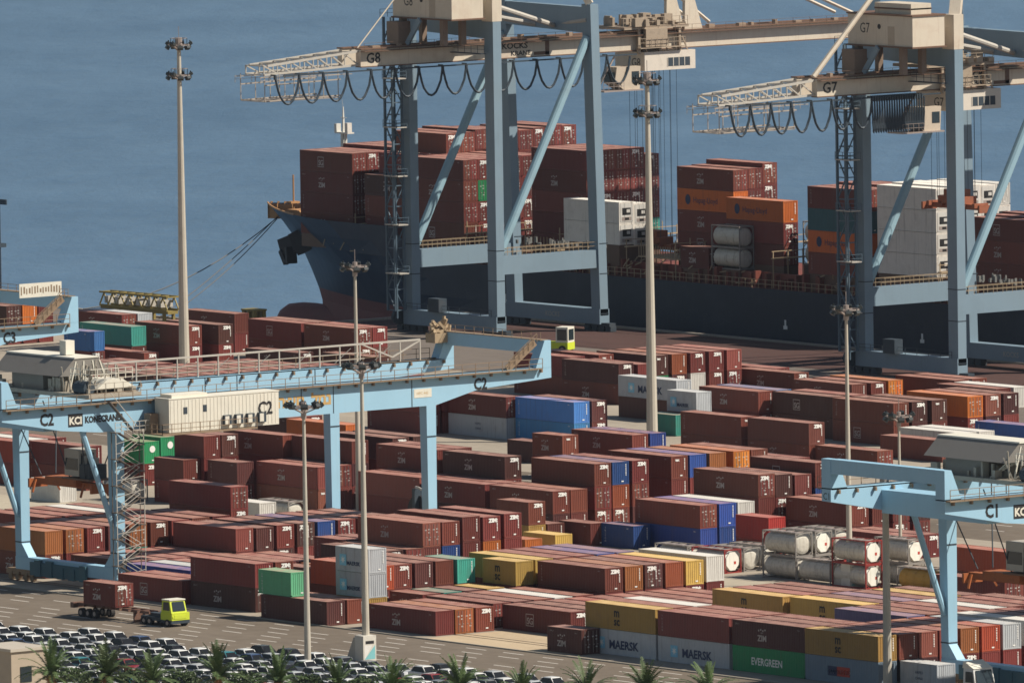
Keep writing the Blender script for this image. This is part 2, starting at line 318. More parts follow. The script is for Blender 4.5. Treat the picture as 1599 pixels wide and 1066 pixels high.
# ------------------------------------------------------------------ placing containers
ALL = []      # (x0,x1,y0,y1,z0,z1)
def covered(box, axis):
    x0, x1, y0, y1, z0, z1 = box; cov = 0.0
    for c in ALL:
        if c is box: continue
        if axis == 'x+' and 0 <= c[0] - x1 + 0.01 < 1.6: a, bb = min(y1, c[3]) - max(y0, c[2]), min(z1, c[5]) - max(z0, c[4]); cov += max(0, a) * max(0, bb) / ((y1-y0)*(z1-z0))
        elif axis == 'y-' and -0.1 <= y0 - c[3] < 1.0: a, bb = min(x1, c[1]) - max(x0, c[0]), min(z1, c[5]) - max(z0, c[4]); cov += max(0, a) * max(0, bb) / ((x1-x0)*(z1-z0))
        elif axis == 'z+' and abs(c[4] - z1) < 0.6: a, bb = min(x1, c[1]) - max(x0, c[0]), min(y1, c[3]) - max(y0, c[2]); cov += max(0, a) * max(0, bb) / ((x1-x0)*(y1-y0))
    return cov > 0.93
def mark_for(code, L, rnd, hint=None):
    if hint: return hint
    if code in 'bde': return rnd.choices(['zim', 'box', 'strip', None], [0.42, 0.08, 0.28, 0.22])[0] if L == 40 else rnd.choice(['zim', 'strip', 'zim', None])
    return {'y': 'msc', 's': 'maersk', 'g': 'evergreen' if L == 40 else None, 'k': 'hsud', 'o': None, 'm': 'ones', 't': 'ones', 'B': 'strip', 'L': 'strip', 'r': None, 'w': None, 'p': None}.get(code)
KEEP = {(-347, 250, 8), (-347, 250, 12), (-347, 250, 15), (-347, 250, 18), (-347, 253, 18), (-330, 249, 12), (-330, 249, 15), (-330, 252, 18), (-330, 255, 21), (-330, 257, 21), (-330, 260, 21), (-330, 268, 21), (-330, 270, 21), (-330, 273, 21), (-330, 275, 21), (-318, 248, 9), (-318, 248, 12), (-318, 248, 15), (-318, 248, 18), (-318, 251, 18), (-313, 165, 3), (-313, 168, 3), (-296, 253, 8), (-296, 253, 11), (-296, 253, 14), (-296, 253, 17), (-296, 253, 20), (-296, 256, 20), (-296, 259, 17), (-296, 259, 20), (-296, 261, 17), (-296, 261, 20), (-289, 168, 3), (-289, 170, 3), (-279, 179, 0), (-279, 179, 3), (-271, 157, 3), (-267, 163, 0), (-267, 163, 3), (-266, 148, 3), (-265, 167, 0), (-265, 167, 3), (-262, 152, 0), (-262, 253, 10), (-262, 253, 13), (-262, 253, 16), (-262, 253, 19), (-262, 256, 19), (-262, 259, 20), (-259, 176, 0), (-259, 176, 3), (-258, 248, 8), (-247, 250, 9), (-247, 250, 12), (-247, 250, 15), (-246, 166, 0), (-246, 176, 0), (-246, 176, 3), (-246, 178, 3), (-233, 169, 0), (-232, 132, 0), (-226, 248, 9), (-226, 248, 12), (-226, 248, 15), (-226, 248, 18), (-190, 248, 10), (-190, 248, 13), (-190, 248, 16), (-188, 167, 0), (-188, 167, 3), (-188, 172, 3), (-181, 176, 3), (-181, 179, 3), (-181, 182, 3), (-181, 185, 0), (-181, 185, 3), (-181, 188, 0), (-181, 188, 3), (-174, 165, 0), (-174, 165, 3), (-171, 192, 0), (-159, 122, 0), (-153, 193, 0), (-152, 186, 0), (-152, 189, 0), (-149, 155, 0), (-149, 155, 3), (-147, 199, 0), (-147, 202, 0), (-146, 125, 0), (-146, 125, 3), (-141, 46, 3), (-133, 126, 0), (-133, 126, 3), (-133, 129, 3), (-133, 195, 0), (-133, 198, 0), (-130, 143, 0), (-130, 146, 3), (-128, 48, 0), (-128, 48, 3), (-128, 152, 3), (-125, 56, 0), (-125, 56, 3), (-125, 59, 3), (-117, 70, 5), (-115, 37, 0), (-115, 154, 0), (-115, 154, 3), (-113, 108, 0), (-104, 69, 5), (-103, 166, 0), (-103, 166, 3), (-103, 168, 3), (-103, 171, 3), (-102, 46, 0), (-102, 46, 3), (-102, 153, 0), (-102, 153, 3), (-102, 156, 3), (-102, 159, 3), (-101, 48, 5), (-101, 51, 5), (-101, 128, 0), (-101, 128, 3), (-98, 56, 3), (-98, 56, 5), (-94, 48, 3), (-94, 97, 3), (-91, 103, 3), (-91, 106, 3), (-88, 128, 0), (-88, 128, 3), (-87, 152, 0), (-87, 154, 0), (-87, 164, 0), (-86, 57, 5), (-85, 51, 0), (-85, 51, 3), (-85, 54, 0), (-85, 54, 3), (-85, 63, 5), (-85, 66, 5), (-81, 143, 0), (-76, 129, 0), (-74, 37, 0), (-69, 57, 5), (-66, 52, 0), (-66, 52, 3), (-58, -8, 3), (-58, -2, 3), (-56, 57, 5), (-53, 52, 3), (-49, 12, 3), (-49, 12, 5), (-45, 4, 3), (-45, 7, 3), (-44, -17, 0), (-44, -17, 3), (-44, -14, 3), (-44, -11, 3), (-44, -9, 3), (-44, -6, 3), (-44, -3, 3), (-44, 0, 3), (-42, 71, 3), (-42, 71, 5), (-42, 74, 5), (-42, 77, 5), (-42, 80, 5), (-42, 83, 5), (-41, 59, 0), (-41, 59, 3), (-41, 59, 5), (-41, 62, 0), (-41, 62, 3), (-41, 62, 5), (-41, 65, 3), (-41, 65, 5), (-40, 52, 3), (-40, 55, 3), (-31, -15, 0), (-31, -3, 0), (-31, 0, 3), (-31, 3, 3), (-31, 5, 3), (-31, 8, 3), (-31, 11, 3), (-31, 14, 3), (-31, 17, 3), (-29, 42, 3), (-25, 49, 0), (-19, 50, 0), (-18, -16, 0), (-17, 37, 0), (-16, 64, 3), (-16, 64, 5), (-16, 66, 5), (-16, 69, 5), (-16, 72, 6), (-14, 54, 0), (-14, 54, 3), (-14, 56, 0), (-14, 56, 3), (-14, 59, 3), (-9, -23, 0), (-8, 1, 3), (-3, 67, 3), (-3, 70, 3), (2, -4, 3), (2, -1, 3), (2, 2, 5), (2, 4, 5), (2, 7, 3), (2, 7, 6), (2, 10, 5), (2, 13, 6), (3, -39, 1), (3, -22, 0), (3, -22, 3), (3, -20, 3), (6, 50, 3), (10, 64, 0), (10, 67, 0), (15, -15, 0), (15, -15, 3), (15, -12, 3), (15, -9, 3), (15, -7, 3), (17, -25, 3), (19, -4, 3), (21, -25, 0), (21, -23, 0), (22, 2, 3), (22, 5, 3), (22, 8, 3), (22, 11, 3), (22, 14, 3), (24, -20, 3), (24, -20, 5), (25, -13, 0), (25, -1, 3), (35, -14, 0), (35, -11, 0), (35, -8, 0), (35, -5, 0), (35, -2, 0), (35, 2, 3), (35, 4, 3), (35, 7, 3), (35, 10, 3), (35, 13, 3), (35, 16, 3), (37, -23, 0), (37, -20, 0), (37, -18, 0), (49, -13, 0), (49, -10, 0), (49, 4, 0), (49, 7, 0), (55, 44, 3), (67, -24, 0), (73, -3, 3), (73, -1, 3), (73, 2, 3), (73, 5, 3), (74, -21, 0), (74, -21, 3), (74, -18, 3), (74, -16, 3), (78, 23, 3), (86, -21, 0), (86, -21, 3), (86, -19, 3), (86, -16, 3), (86, -3, 3), (86, 0, 3), (86, 3, 3), (86, 6, 3), (98, -7, 3), (98, -4, 3), (98, 2, 3), (98, 7, 3), (98, 10, 3), (99, -21, 0), (99, -21, 3), (99, -19, 3), (99, -16, 3), (111, -1, 3), (112, -21, 0), (112, -21, 3), (112, -19, 3), (112, -16, 3), (112, -13, 3), (112, -10, 3), (112, -8, 3), (112, -5, 0), (112, -5, 3), (121, -19, 0)}      # the 300 boxes that show largest in the photograph, by rounded place; the others are one object
REST = []
def put_container(code, L, x1, y0, z0, h, sc, label, group, hint=None, door=False, endhint=None, seen=(True, True), always=False):
    rnd = random.Random(int(x1*131 + y0*977 + z0*37))
    l = CLEN[L]*sc; w = CW*sc; k = h / CH
    loc = (x1 - l/2, y0 + w/2, z0); key = (round(loc[0]), round(loc[1]), round(loc[2]))
    if code in 'TUVY':
        e = empty('tank_container', loc); fr, tk, wk = tank_meshes(code); child('frame', fr, e); child('tank', tk, e); child('walkway', wk, e)
        e.scale = (sc, sc, k); return tag(e, label, 'tank container', group)
    parts = []
    if code == 'R': parts.append(('cooling_unit', reefer_unit_mesh(), (CLEN[L]/2, 0, 0)))
    elif seen[0]:
        if door or (rnd.random() < 0.18 and code in 'bdnoe'):
            dm = door_mesh(code)
            for s in (-1, 1): parts.append(('door', dm, (CLEN[L]/2, s*0.55, 0)))
            if code in 'bde' and rnd.random() < 0.45: parts.append(('end_lettering', end_marks(code, 'zim'), (CLEN[L]/2 + 0.06, -0.5, 0)))
        else:
            ev = endhint or ('disc' if code == 'g' and L == 20 else None) or (rnd.choices(['zim', 'num', 'tex', None], [0.42, 0.3, 0.08, 0.2])[0] if code in 'bde' else rnd.choice(['num', None]))
            if ev: parts.append(('end_lettering', end_marks(code, ev), (CLEN[L]/2, 0, 0)))
    if seen[1]:
        v = mark_for(code, L, rnd, hint)
        if v: parts.append(('side_lettering', side_marks(code, L, v), (0, 0, 0)))
    if KEEP and key not in KEEP and code != 'R' and not always:
        cc = code + str(rnd.randrange(1, 4)) if code in 'bd' else code
        M = Matrix.Translation(loc) @ Matrix.Diagonal((sc, sc, k, 1)); REST.append((cont_mesh(cc, L), M))
        for n, me, lo in parts: REST.append((me, M @ Matrix.Translation(lo)))
        return None
    o = bpy.data.objects.new('refrigerated_container' if code == 'R' else 'shipping_container', cont_mesh('R' if code == 'R' else code, L)); COL.objects.link(o); o.location = loc; o.scale = (sc, sc, k)
    for n, me, lo in parts: child(n, me, o, lo)
    return tag(o, label, 'container', group)
def build_rest():
    import numpy as np
    if not REST: return
    V, F, MI, mats = [], [], [], []; base = 0
    for me, M in REST:
        n = len(me.vertices); co = np.empty(n*3, np.float32); me.vertices.foreach_get('co', co); co = co.reshape(-1, 3)
        A = np.array(M, np.float32); V.append(co @ A[:3, :3].T + A[:3, 3])
        idx = []
        for m in me.materials:
            if m not in mats: mats.append(m)
            idx.append(mats.index(m))
        for p in me.polygons: F.append([base + q for q in p.vertices]); MI.append(idx[p.material_index])
        base += n
    me = bpy.data.meshes.new('stacked_containers'); me.from_pydata(np.concatenate(V).tolist(), [], F)
    for m in mats: me.materials.append(m)
    me.polygons.foreach_set('material_index', MI)
    o = bpy.data.objects.new('stacked_containers', me); COL.objects.link(o); tag(o, 'the remaining stacked containers of the yard and ship, mostly hidden behind others', 'containers', None, 'stuff')
ORD = ['nearest', 'second', 'third', 'fourth', 'fifth', 'sixth', 'seventh', 'eighth', 'ninth', 'tenth', 'eleventh', 'twelfth']
YARD = [  # (place, length ft, columns: right end X, near side Y, top height, base height, colours from the top down)
('by the road behind the trailer', 40, [(-3.2, -24.49, 2.7, 0, 'b'), (-3.2, -21.86, 2.7, 0, 'b')]),
('by the road behind the yellow tractor', 40, [(9.43, -23.59, 5.4, 0, 'bd'), (9.43, -20.8, 5.4, 0, 'bb')]),
('by the road under the mint green container', 40, [(26.82, -26.62, 2.7, 0, 'd'), (26.82, -23.85, 2.7, 0, 'b')]),
('*short mint green container standing on a brown one beside the road', 20, [(20.1, -26.5, 5.4, 2.7, 'm')]),
('by the road right of the painted mast base', 40, [(43.56, -24.33, 2.7, 0, 'b'), (43.56, -21.65, 2.7, 0, 'n'), (43.56, -18.87, 2.7, 0, 'b')]),
('beyond the bare sandy plot', 40, [(54.65, -14.42, 2.7, 0, 'b')]),
('*short dark brown container alone left of the grey lettered one', 20, [(70.18, -24.85, 2.7, 0, 'd')]),
('of the leftmost lettered roadside bay', 40, [(79.75, -22.3, 5.4, 0, 'ys'), (79.75, -19.72, 5.4, 0, 'bb'), (79.75, -17.14, 5.4, 0, 'wb')]),
('of the second lettered roadside bay', 40, [(92.57, -22.45, 5.4, 0, 'bs'), (92.57, -19.79, 5.4, 0, 'bb'), (92.57, -17.13, 5.4, 0, 'bb')]),
('of the bay with the lettered green container', 40, [(105.35, -22.46, 5.4, 0, 'bg'), (105.35, -19.81, 5.4, 0, 'bb'), (105.35, -17.15, 5.4, 0, 'bb')]),
('of the roadside bay behind the thick right mast', 40, [(117.8, -22.61, 5.4, 0, 'yk'), (117.8, -19.8, 5.4, 0, 'bb'), (117.8, -17.15, 5.4, 0, 'bb'), (117.8, -14.41, 5.4, 0, 'bb'), (117.8, -11.58, 5.4, 0, 'nb'), (117.8, -8.74, 5.4, 0, 'rb'), (117.8, -5.9, 5.4, 0, 'sb')]),
('*grey container on the ground behind the white truck', 20, [(124.1, -19.91, 2.7, 0, 's')]),
('at the left edge behind the crane sill', 40, [(-50.4, -16.16, 2.7, 0, 'b'), (-50.4, -13.22, 2.7, 0, 'b')]),
('seen between the legs of crane C2', 40, [(-51.5, -9.16, 5.4, 0, 'bb'), (-51.5, -6.2, 5.4, 0, 'bb'), (-51.5, -3.23, 5.4, 0, 'bb'), (-51.5, -0.43, 5.4, 0, 'wb'), (-51.5, 2.47, 5.4, 0, 'bb')]),
('seen above the sill of crane C2', 40, [(-38, -18.56, 5.4, 0, 'nb'), (-38, -15.63, 5.4, 0, 'nb'), (-38, -12.69, 5.4, 0, 'bb'), (-38, -9.74, 5.4, 0, 'bb'), (-38, -6.79, 5.4, 0, 'nt'), (-38, -3.83, 5.4, 0, 'bb'), (-38, -0.86, 5.4, 0, 'bb')]),
('right of the stair tower, low behind', 40, [(-38.6, 2.45, 5.4, 0, 'bb'), (-38.6, 5.34, 5.4, 0, 'bb')]),
('standing tall right of the stair tower', 40, [(-42.89, 11.05, 8.1, 0, 'bbb')]),
('at the foot of the stair tower', 40, [(-24.6, -15.86, 2.7, 0, 'b'), (-24.6, -13.02, 2.7, 0, 'b'), (-24.6, -10.18, 2.7, 0, 'b'), (-24.6, -7.33, 2.7, 0, 'b'), (-24.6, -4.56, 2.7, 0, 'b')]),
('of the bay ending at a navy blue container', 40, [(-24.6, -1.54, 5.4, 0, 'bb'), (-24.6, 1.33, 5.29, 0, 'bb'), (-24.6, 4.21, 5.4, 0, 'bb'), (-24.6, 7.1, 5.4, 0, 'bb'), (-24.6, 9.99, 5.4, 0, 'Bb'), (-24.6, 12.89, 5.4, 0, 'bb'), (-24.6, 15.8, 5.4, 0, 'bb'), (-24.6, 18.71, 5.4, 0, 'bb')]),
('behind the truck trailer and stair tower', 40, [(-11.8, -17.16, 2.7, 0, 'B'), (-11.8, -14.24, 2.7, 0, 's'), (-11.8, -11.41, 2.7, 0, 'b'), (-11.8, -8.57, 2.7, 0, 'b')]),
('behind the big stack beside the tractor', 40, [(-11.6, -5.07, 2.7, 0, 'b'), (-11.6, -2.37, 2.7, 0, 'b'), (-11.6, 0.33, 2.7, 0, 'b')]),
('at the foot of the middle crane leg', 20, [(-5, -0.49, 5.4, 0, 'bb'), (-5, 2.38, 5.4, 0, 'bb')]),
('*yellow long container at the foot of the far crane leg', 40, [(-11.5, 18.5, 5.4, 0, 'yb')]),
('just behind the mint green container', 20, [(-4, -6.18, 2.7, 0, 'd'), (-4, -3.15, 2.7, 0, 'o')]),
('behind the stacked grey lettered pair', 40, [(8.4, -4.89, 5.4, 0, 'bb'), (8.4, -2.06, 5.4, 0, 'bb')]),
('of the tall bay below the middle crane leg', 40, [(8.2, 0.47, 8.1, 0, 'bbb'), (8.2, 3.15, 8.05, 0, 'bBb'), (8.2, 6.01, 8.42, 0, 'bbb'), (8.2, 8.87, 8.21, 0, 'bob'), (8.2, 11.84, 8.37, 0, 'bbb')]),
('of the grey lettered stack beside the mast', 20, [(27.31, -21.23, 8.1, 0, 'ssy')]),
('of the bay right of the grey stack', 40, [(21.5, -13.48, 5.4, 0, 'bb'), (21.5, -10.58, 5.4, 0, 'db'), (21.5, -7.76, 5.4, 0, 'bb')]),
('behind the grey lettered stack', 40, [(21.5, -15.93, 5.4, 0, 'rb')]),
('*short teal container, left of the short yellow one', 20, [(21.7, -4.91, 5.4, 0, 'tb')]),
('low before the teal and yellow containers', 20, [(28.2, -14.58, 2.7, 0, 'b'), (28.2, -11.69, 2.7, 0, 't'), (28.2, -8.79, 2.7, 0, 'b'), (28.2, -5.79, 2.7, 0, 'y')]),
('left of the six-wide block', 20, [(28.4, -1.92, 5.4, 0, 'yb')]),
('behind the six-wide block', 40, [(28.2, 0.98, 5.4, 0, 'yb'), (28.2, 3.82, 5.4, 0, 'bb'), (28.2, 6.67, 5.4, 0, 'bb'), (28.2, 9.53, 5.4, 0, 'Bb'), (28.2, 12.3, 5.4, 0, 'pb')]),
('low before the six-wide block', 40, [(41.4, -14.89, 2.7, 0, 'b'), (41.4, -12.09, 2.7, 0, 'b'), (41.4, -6.48, 2.7, 0, 'w'), (41.4, -9.29, 2.7, 0, 'b'), (41.4, -3.58, 2.7, 0, 'b')]),
('of the six-wide block ending in white', 40, [(41.4, 0.49, 5.4, 0, 'bb'), (41.4, 3.27, 5.4, 0, 'nb'), (41.4, 6.02, 5.4, 0, 'db'), (41.4, 8.87, 5.4, 0, 'nb'), (41.4, 11.72, 5.4, 0, 'yb'), (41.4, 14.58, 5.72, 0, 'wb')]),
('low behind the sandy plot bay', 40, [(54.6, -11.51, 2.7, 0, 'b'), (54.6, -8.72, 2.7, 0, 'b'), (54.6, -5.92, 2.7, 0, 'r'), (54.6, -3.11, 2.7, 0, 'b'), (54.6, -0.29, 2.7, 0, 'b'), (54.6, 2.53, 2.7, 0, 'b'), (54.6, 5.36, 2.7, 0, 'b'), (54.6, 8.19, 2.7, 0, 'b')]),
('low behind the first lettered bays', 40, [(66.9, -6.2, 2.7, 0, 'b'), (66.9, -3.4, 2.7, 0, 'b'), (66.9, -0.59, 2.7, 0, 'b'), (66.9, 2.22, 2.7, 0, 'b')]),
('of the bay before the tank yard pad', 40, [(79.2, -4.65, 5.4, 0, 'yb'), (79.2, -1.86, 5.4, 0, 'bb'), (79.2, 0.94, 5.4, 0, 'bb'), (79.2, 3.75, 5.4, 0, 'bb')]),
('of the bay right of the pad', 40, [(91.8, -3.97, 5.4, 0, 'yb'), (91.8, -1.19, 5.4, 0, 'bb'), (91.8, 1.61, 5.4, 0, 'pb'), (91.8, 4.41, 5.4, 0, 'bb'), (91.8, 7.22, 5.4, 0, 'yb'), (91.8, 10.03, 5.4, 0, 'bb')]),
('behind the thick right mast', 40, [(104.4, -7.95, 5.4, 0, 'pb'), (104.4, -5.18, 5.4, 0, 'bb'), (104.4, -2.41, 5.4, 0, 'bb'), (104.4, 0.38, 5.4, 0, 'bb'), (104.4, 3.17, 5.4, 0, 'wb'), (104.4, 5.97, 5.4, 0, 'bb'), (104.4, 8.77, 5.4, 0, 'bb'), (104.4, 11.58, 5.4, 0, 'bb')]),
('inside the legs of crane C1', 40, [(117.0, -1.95, 5.4, 0, 'wb'), (117.0, 0.83, 5.4, 0, 'bb'), (117.0, 3.61, 5.4, 0, 'bb')]),
('right of the leg of crane C1', 40, [(84.1, 22.0, 5.4, 0, 'bb')]),
('of the low tank row by the pad', 20, [(13.4, 39.0, 2.7, 0, 'V'), (13.4, 41.77, 2.7, 0, 'T')]),
('*grey tank container behind the low tank row', 20, [(6.9, 38.75, 2.7, 0, 'T')]),
('*grey tank container at the right end of the low row', 20, [(12.6, 45.07, 2.7, 0, 'T')]),
('of the tank stack behind the pad', 20, [(25.6, 39.62, 5.4, 0, 'TT'), (25.6, 42.46, 5.4, 0, 'UT'), (25.6, 45.32, 5.4, 0, 'TT')]),
('*grey tank container on the ground before the tank stack', 20, [(32.0, 39.43, 2.7, 0, 'T')]),
('of the red framed pair beside the base cabinet', 20, [(38.4, 39.39, 5.4, 0, 'VV')]),
('right of the red framed tanks', 20, [(41.0, 43.43, 5.4, 0, 'UT')]),
('*yellow tank container on the ground behind the crane brace', 20, [(47.4, 41.41, 2.7, 0, 'Y')]),
('at the right edge behind crane C1', 20, [(47.93, 50.8, 2.7, 0, 'T'), (47.93, 53.75, 2.7, 0, 'U')]),
('under the girder of crane C1', 40, [(60.7, 42.65, 5.4, 0, 'rb')]),
('*short yellow container on the ground right of the row, centre', 20, [(-14.42, 36.22, 2.7, 0, 'y')]),
('*short orange container peeping out left of the yellow one', 20, [(-12.74, 30.61, 2.7, 0, 'o')]),
('of the short stack behind the yellow one', 20, [(-25.51, 40.83, 5.4, 0, 'by')]),
('*short brown container just right of the short stacked one', 20, [(-25.6, 43.64, 2.7, 0, 'b')]),
('*short brown container left of the navy blue ones', 20, [(-22.35, 47.39, 2.7, 0, 'b')]),
('*short navy blue container at the end of the blue base', 20, [(-16.3, 48.98, 2.7, 0, 'B')]),
('of the bay right of the middle crane leg', 40, [(-34.2, 51.0, 5.4, 0, 'bb'), (-34.2, 53.63, 5.4, 0, 'bb')]),
('behind the far crane leg of C2', 40, [(-46.9, 50.68, 5.4, 0, 'bb'), (-46.9, 53.32, 5.4, 0, 'bb')]),
('between the two far legs of C2', 40, [(-59.6, 50.61, 5.4, 0, 'bb'), (-59.6, 53.25, 5.4, 0, 'bb')]),
('of the three-wide tall block, centre', 40, [(-35, 57.77, 8.1, 0, 'bbb'), (-35, 60.42, 8.1, 0, 'Bnb'), (-35, 63.35, 8.1, 0, 'bbb')]),
('of the block with navy and orange tops', 40, [(-35.8, 69.76, 8.1, 0, 'bbb'), (-35.8, 72.53, 8.1, 0, 'Bbb'), (-35.8, 75.49, 8.1, 0, 'nbb'), (-35.8, 79.04, 8.1, 0, 'obb'), (-35.8, 81.73, 8.1, 0, 'bbb')]),
('*brown long container, {t}, right of the far crane leg', 40, [(-50, 56.0, 8.1, 0, 'bbb')]),
('left of the far leg of C2', 40, [(-63, 55.85, 8.1, 0, 'bbb'), (-63, 58.51, 8.1, 0, 'bbb')]),
('of the bay with bright navy base', 40, [(-8, 52.29, 5.4, 0, 'bB'), (-8, 55.09, 5.4, 0, 'BB'), (-8, 57.81, 5.4, 0, 'wb')]),
('of the tall block above the red container', 40, [(-10.3, 62.67, 8.1, 0, 'bbb'), (-10.3, 65.22, 7.91, 0, 'bbr'), (-10.3, 68.05, 7.7, 0, 'bbb'), (-10.3, 71.08, 8.91, 0, 'bBn')]),
('under the left end of crane C1', 40, [(2.8, 65.97, 5.4, 0, 'bb'), (2.8, 68.98, 5.4, 0, 'bb'), (2.8, 72.01, 5.4, 0, 'bb'), (2.8, 75.04, 5.4, 0, 'bb')]),
('low below the left end of crane C1', 40, [(16, 56, 2.7, 0, 'b'), (16, 63.2, 2.7, 0, 'b'), (16, 65.92, 2.7, 0, 'b')]),
('of the red pair behind the tanks', 20, [(9.2, 48.73, 5.4, 0, 'rr')]),
('of the bay left of the middle crane leg', 40, [(-79.2, 49.91, 5.4, 0, 'bb'), (-79.2, 52.66, 5.4, 0, 'bb')]),
('of the short stack above the white one', 20, [(-91.16, 46.9, 5.4, 0, 'bb')]),
('of the short stack beside the stair tower', 20, [(-98.86, 44.5, 5.4, 0, 'bb')]),
('of the short stack below the electrical house', 20, [(-98.25, 47.15, 8.1, 0, 'bbb'), (-98.25, 49.81, 8.1, 0, 'bbb')]),
('behind the middle leg of crane C2', 40, [(-79.6, 55.5, 8.1, 0, 'bbb')]),
('left of the lamp mast, mid left', 40, [(-92.2, 54.5, 8.1, 0, 'bbb')]),
('between the middle and far crane legs', 40, [(-79.3, 61.36, 8.1, 0, 'bbb'), (-79.3, 64.42, 8.1, 0, 'bbb')]),
('below the orange harbour lettering', 40, [(-111.22, 69.22, 8.1, 0, 'dbb'), (-111.22, 71.93, 8.1, 0, 'bbb')]),
('*long container, {t}, beside the slim mast under girder C2', 40, [(-98, 68.2, 8.1, 0, 'obb')]),
('of the green pair beside the stair tower', 20, [(-121.9, 54.99, 5.4, 0, 'gb'), (-121.9, 57.68, 5.8, 0, 'gb')]),
('behind the brace of crane C2', 40, [(-122.16, 46.57, 5.4, 0, 'bb')]),
('above the operator cab of crane C2', 40, [(-134.5, 44.45, 5.4, 0, 'rb'), (-134.5, 47.23, 5.4, 0, 'wb'), (-134.5, 50.0, 5.4, 0, 'bb')]),
('*white open container below the operator cab of crane C2', 20, [(-111.73, 35.35, 2.7, 0, 'w')]),
('*grey tank container behind the stair tower', 20, [(-105.33, 41.4, 2.7, 0, 'T')]),
('*short white container left of the slim lamp mast', 20, [(-70.83, 35.36, 2.7, 0, 'w')]),
('*grey tank container beside the slim lamp mast', 20, [(-69.36, 38.5, 2.7, 0, 'T')]),
('of the grey and brown stack beside bright blue', 40, [(-139.5, 123.92, 5.4, 0, 'bs')]),
('of the bright blue stack, centre', 40, [(-127.02, 125.17, 5.4, 0, 'LL'), (-127.02, 128.01, 5.4, 0, 'bb')]),
('behind the right end of girder C2', 40, [(-152.5, 123.55, 5.4, 0, 'bb'), (-152.5, 120.7, 5.4, 0, 'bb')]),
('right of the end of girder C2', 40, [(-168.36, 164.16, 5.4, 0, 'bb'), (-168.36, 167.32, 5.13, 0, 'bb')]),
('near the small green truck', 40, [(-181.5, 166.25, 5.4, 0, 'bb'), (-181.5, 171.01, 5.4, 0, 'bb')]),
('of the far five-wide bay by the quay', 40, [(-175, 175.01, 5.4, 0, 'bg'), (-175, 178.09, 5.4, 0, 'nb'), (-175, 181.18, 5.4, 0, 'bw'), (-175, 184.27, 5.4, 0, 'bb'), (-175, 187.26, 5.4, 0, 'bb')]),
('of the grey lettered stack behind the tall mast', 40, [(-142.72, 153.71, 5.4, 0, 'sd')]),
('of the short grey stack, upper middle', 20, [(-127, 144.65, 5.4, 0, 'sb')]),
('*short teal container at the foot of the tall mast', 20, [(-127.24, 141.5, 2.7, 0, 't')]),
('right of the short grey stack', 40, [(-122, 150.72, 5.4, 0, 'bb'), (-122, 153.61, 5.4, 0, 'Lb')]),
('below the long pair, right centre', 40, [(-95, 126.7, 5.4, 0, 'bb')]),
('left of the slim right mast', 40, [(-82, 127.09, 5.4, 0, 'bb')]),
('low in shadow left of the slim mast', 40, [(-69.6, 114.9, 2.7, 0, 'b'), (-69.6, 127.89, 2.7, 0, 'b')]),
('of the three-wide bay, upper right', 40, [(-96, 151.72, 5.4, 0, 'bb'), (-96, 154.7, 5.4, 0, 'bb'), (-96, 157.9, 5.4, 0, 'bb')]),
('behind the three-wide bay, upper right', 40, [(-109, 152.37, 5.4, 0, 'db'), (-109, 155.46, 5.4, 0, 'bb')]),
('of the bay with one bright orange end', 40, [(-96.8, 164.34, 5.4, 0, 'ob'), (-96.8, 167.25, 5.4, 0, 'bb'), (-96.8, 170.17, 5.4, 0, 'db')]),
('of the white pair at right', 40, [(-81, 150.39, 2.7, 0, 'w'), (-81, 153.26, 2.7, 0, 'w')]),
('*brown container before the white pair at right', 40, [(-74.6, 142.13, 2.7, 0, 'b')]),
('*navy blue container at the right edge of the yard', 40, [(-81, 162.53, 2.7, 0, 'B')]),
('*orange container lying by the quay, upper right', 40, [(-147.06, 191.96, 2.7, 0, 'o')]),
('*brown container lying by the ship hull, upper right', 40, [(-172.78, 193.51, 2.7, 0, 'b')]),
('*brown container beside another by the ship hull', 40, [(-165, 190.57, 2.7, 0, 'b')]),
('low before the orange one by the quay', 40, [(-146, 172, 2.7, 0, 'b'), (-146, 185.04, 2.7, 0, 'e'), (-146, 188.23, 2.7, 0, 'b')]),
('in front of crane G7', 40, [(-141, 198.09, 2.7, 0, 'b'), (-141, 201.09, 2.7, 0, 'b')]),
('at the right edge before crane G7', 40, [(-127, 193.61, 2.7, 0, 'b'), (-127, 196.6, 2.7, 0, 'w')]),
('left of the foot of the tall mast', 40, [(-85.3, 102.18, 5.4, 0, 'bb'), (-85.3, 104.95, 5.4, 0, 'Bb')]),
('left of the tall mast', 20, [(-90.91, 95.75, 5.4, 0, 'bb')]),
('*short dark brown container left of the tall mast', 20, [(-110.14, 106.41, 2.7, 0, 'd')]),
('*brown container, {t}, left of the far left mast', 40, [(-260.6, 161.38, 5.4, 0, 'bb')]),
('*long container, {t}, just right of the far left mast', 40, [(-259, 165.47, 5.4, 0, 'db')]),
('*brown container, {t}, largest behind the far left mast', 40, [(-272.5, 177.94, 5.4, 0, 'bb')]),
('before the ship bow', 40, [(-239.6, 174.58, 5.4, 0, 'bb'), (-239.6, 177.16, 5.4, 0, 'bb')]),
('left of the ship bow', 40, [(-252.6, 174.68, 5.4, 0, 'bb'), (-252.6, 177.27, 5.4, 0, 'bb')]),
('of the teal stack at far left', 40, [(-265.37, 155.5, 5.4, 0, 'tb')]),
('of the short pale blue stack', 20, [(-262.73, 146.72, 5.4, 0, 'Lb')]),
('behind the teal stack', 40, [(-283, 169.14, 5.4, 0, 'sb'), (-283, 166.45, 5.4, 0, 'bb')]),
('*brown container low before the teal stack at far left', 40, [(-255.59, 150.59, 2.7, 0, 'b')]),
('*dark brown container low before the bow containers', 40, [(-240, 165, 2.7, 0, 'd')]),
('*brown container with its roof above the girder railing', 40, [(-226.59, 168, 2.7, 0, 'b')]),
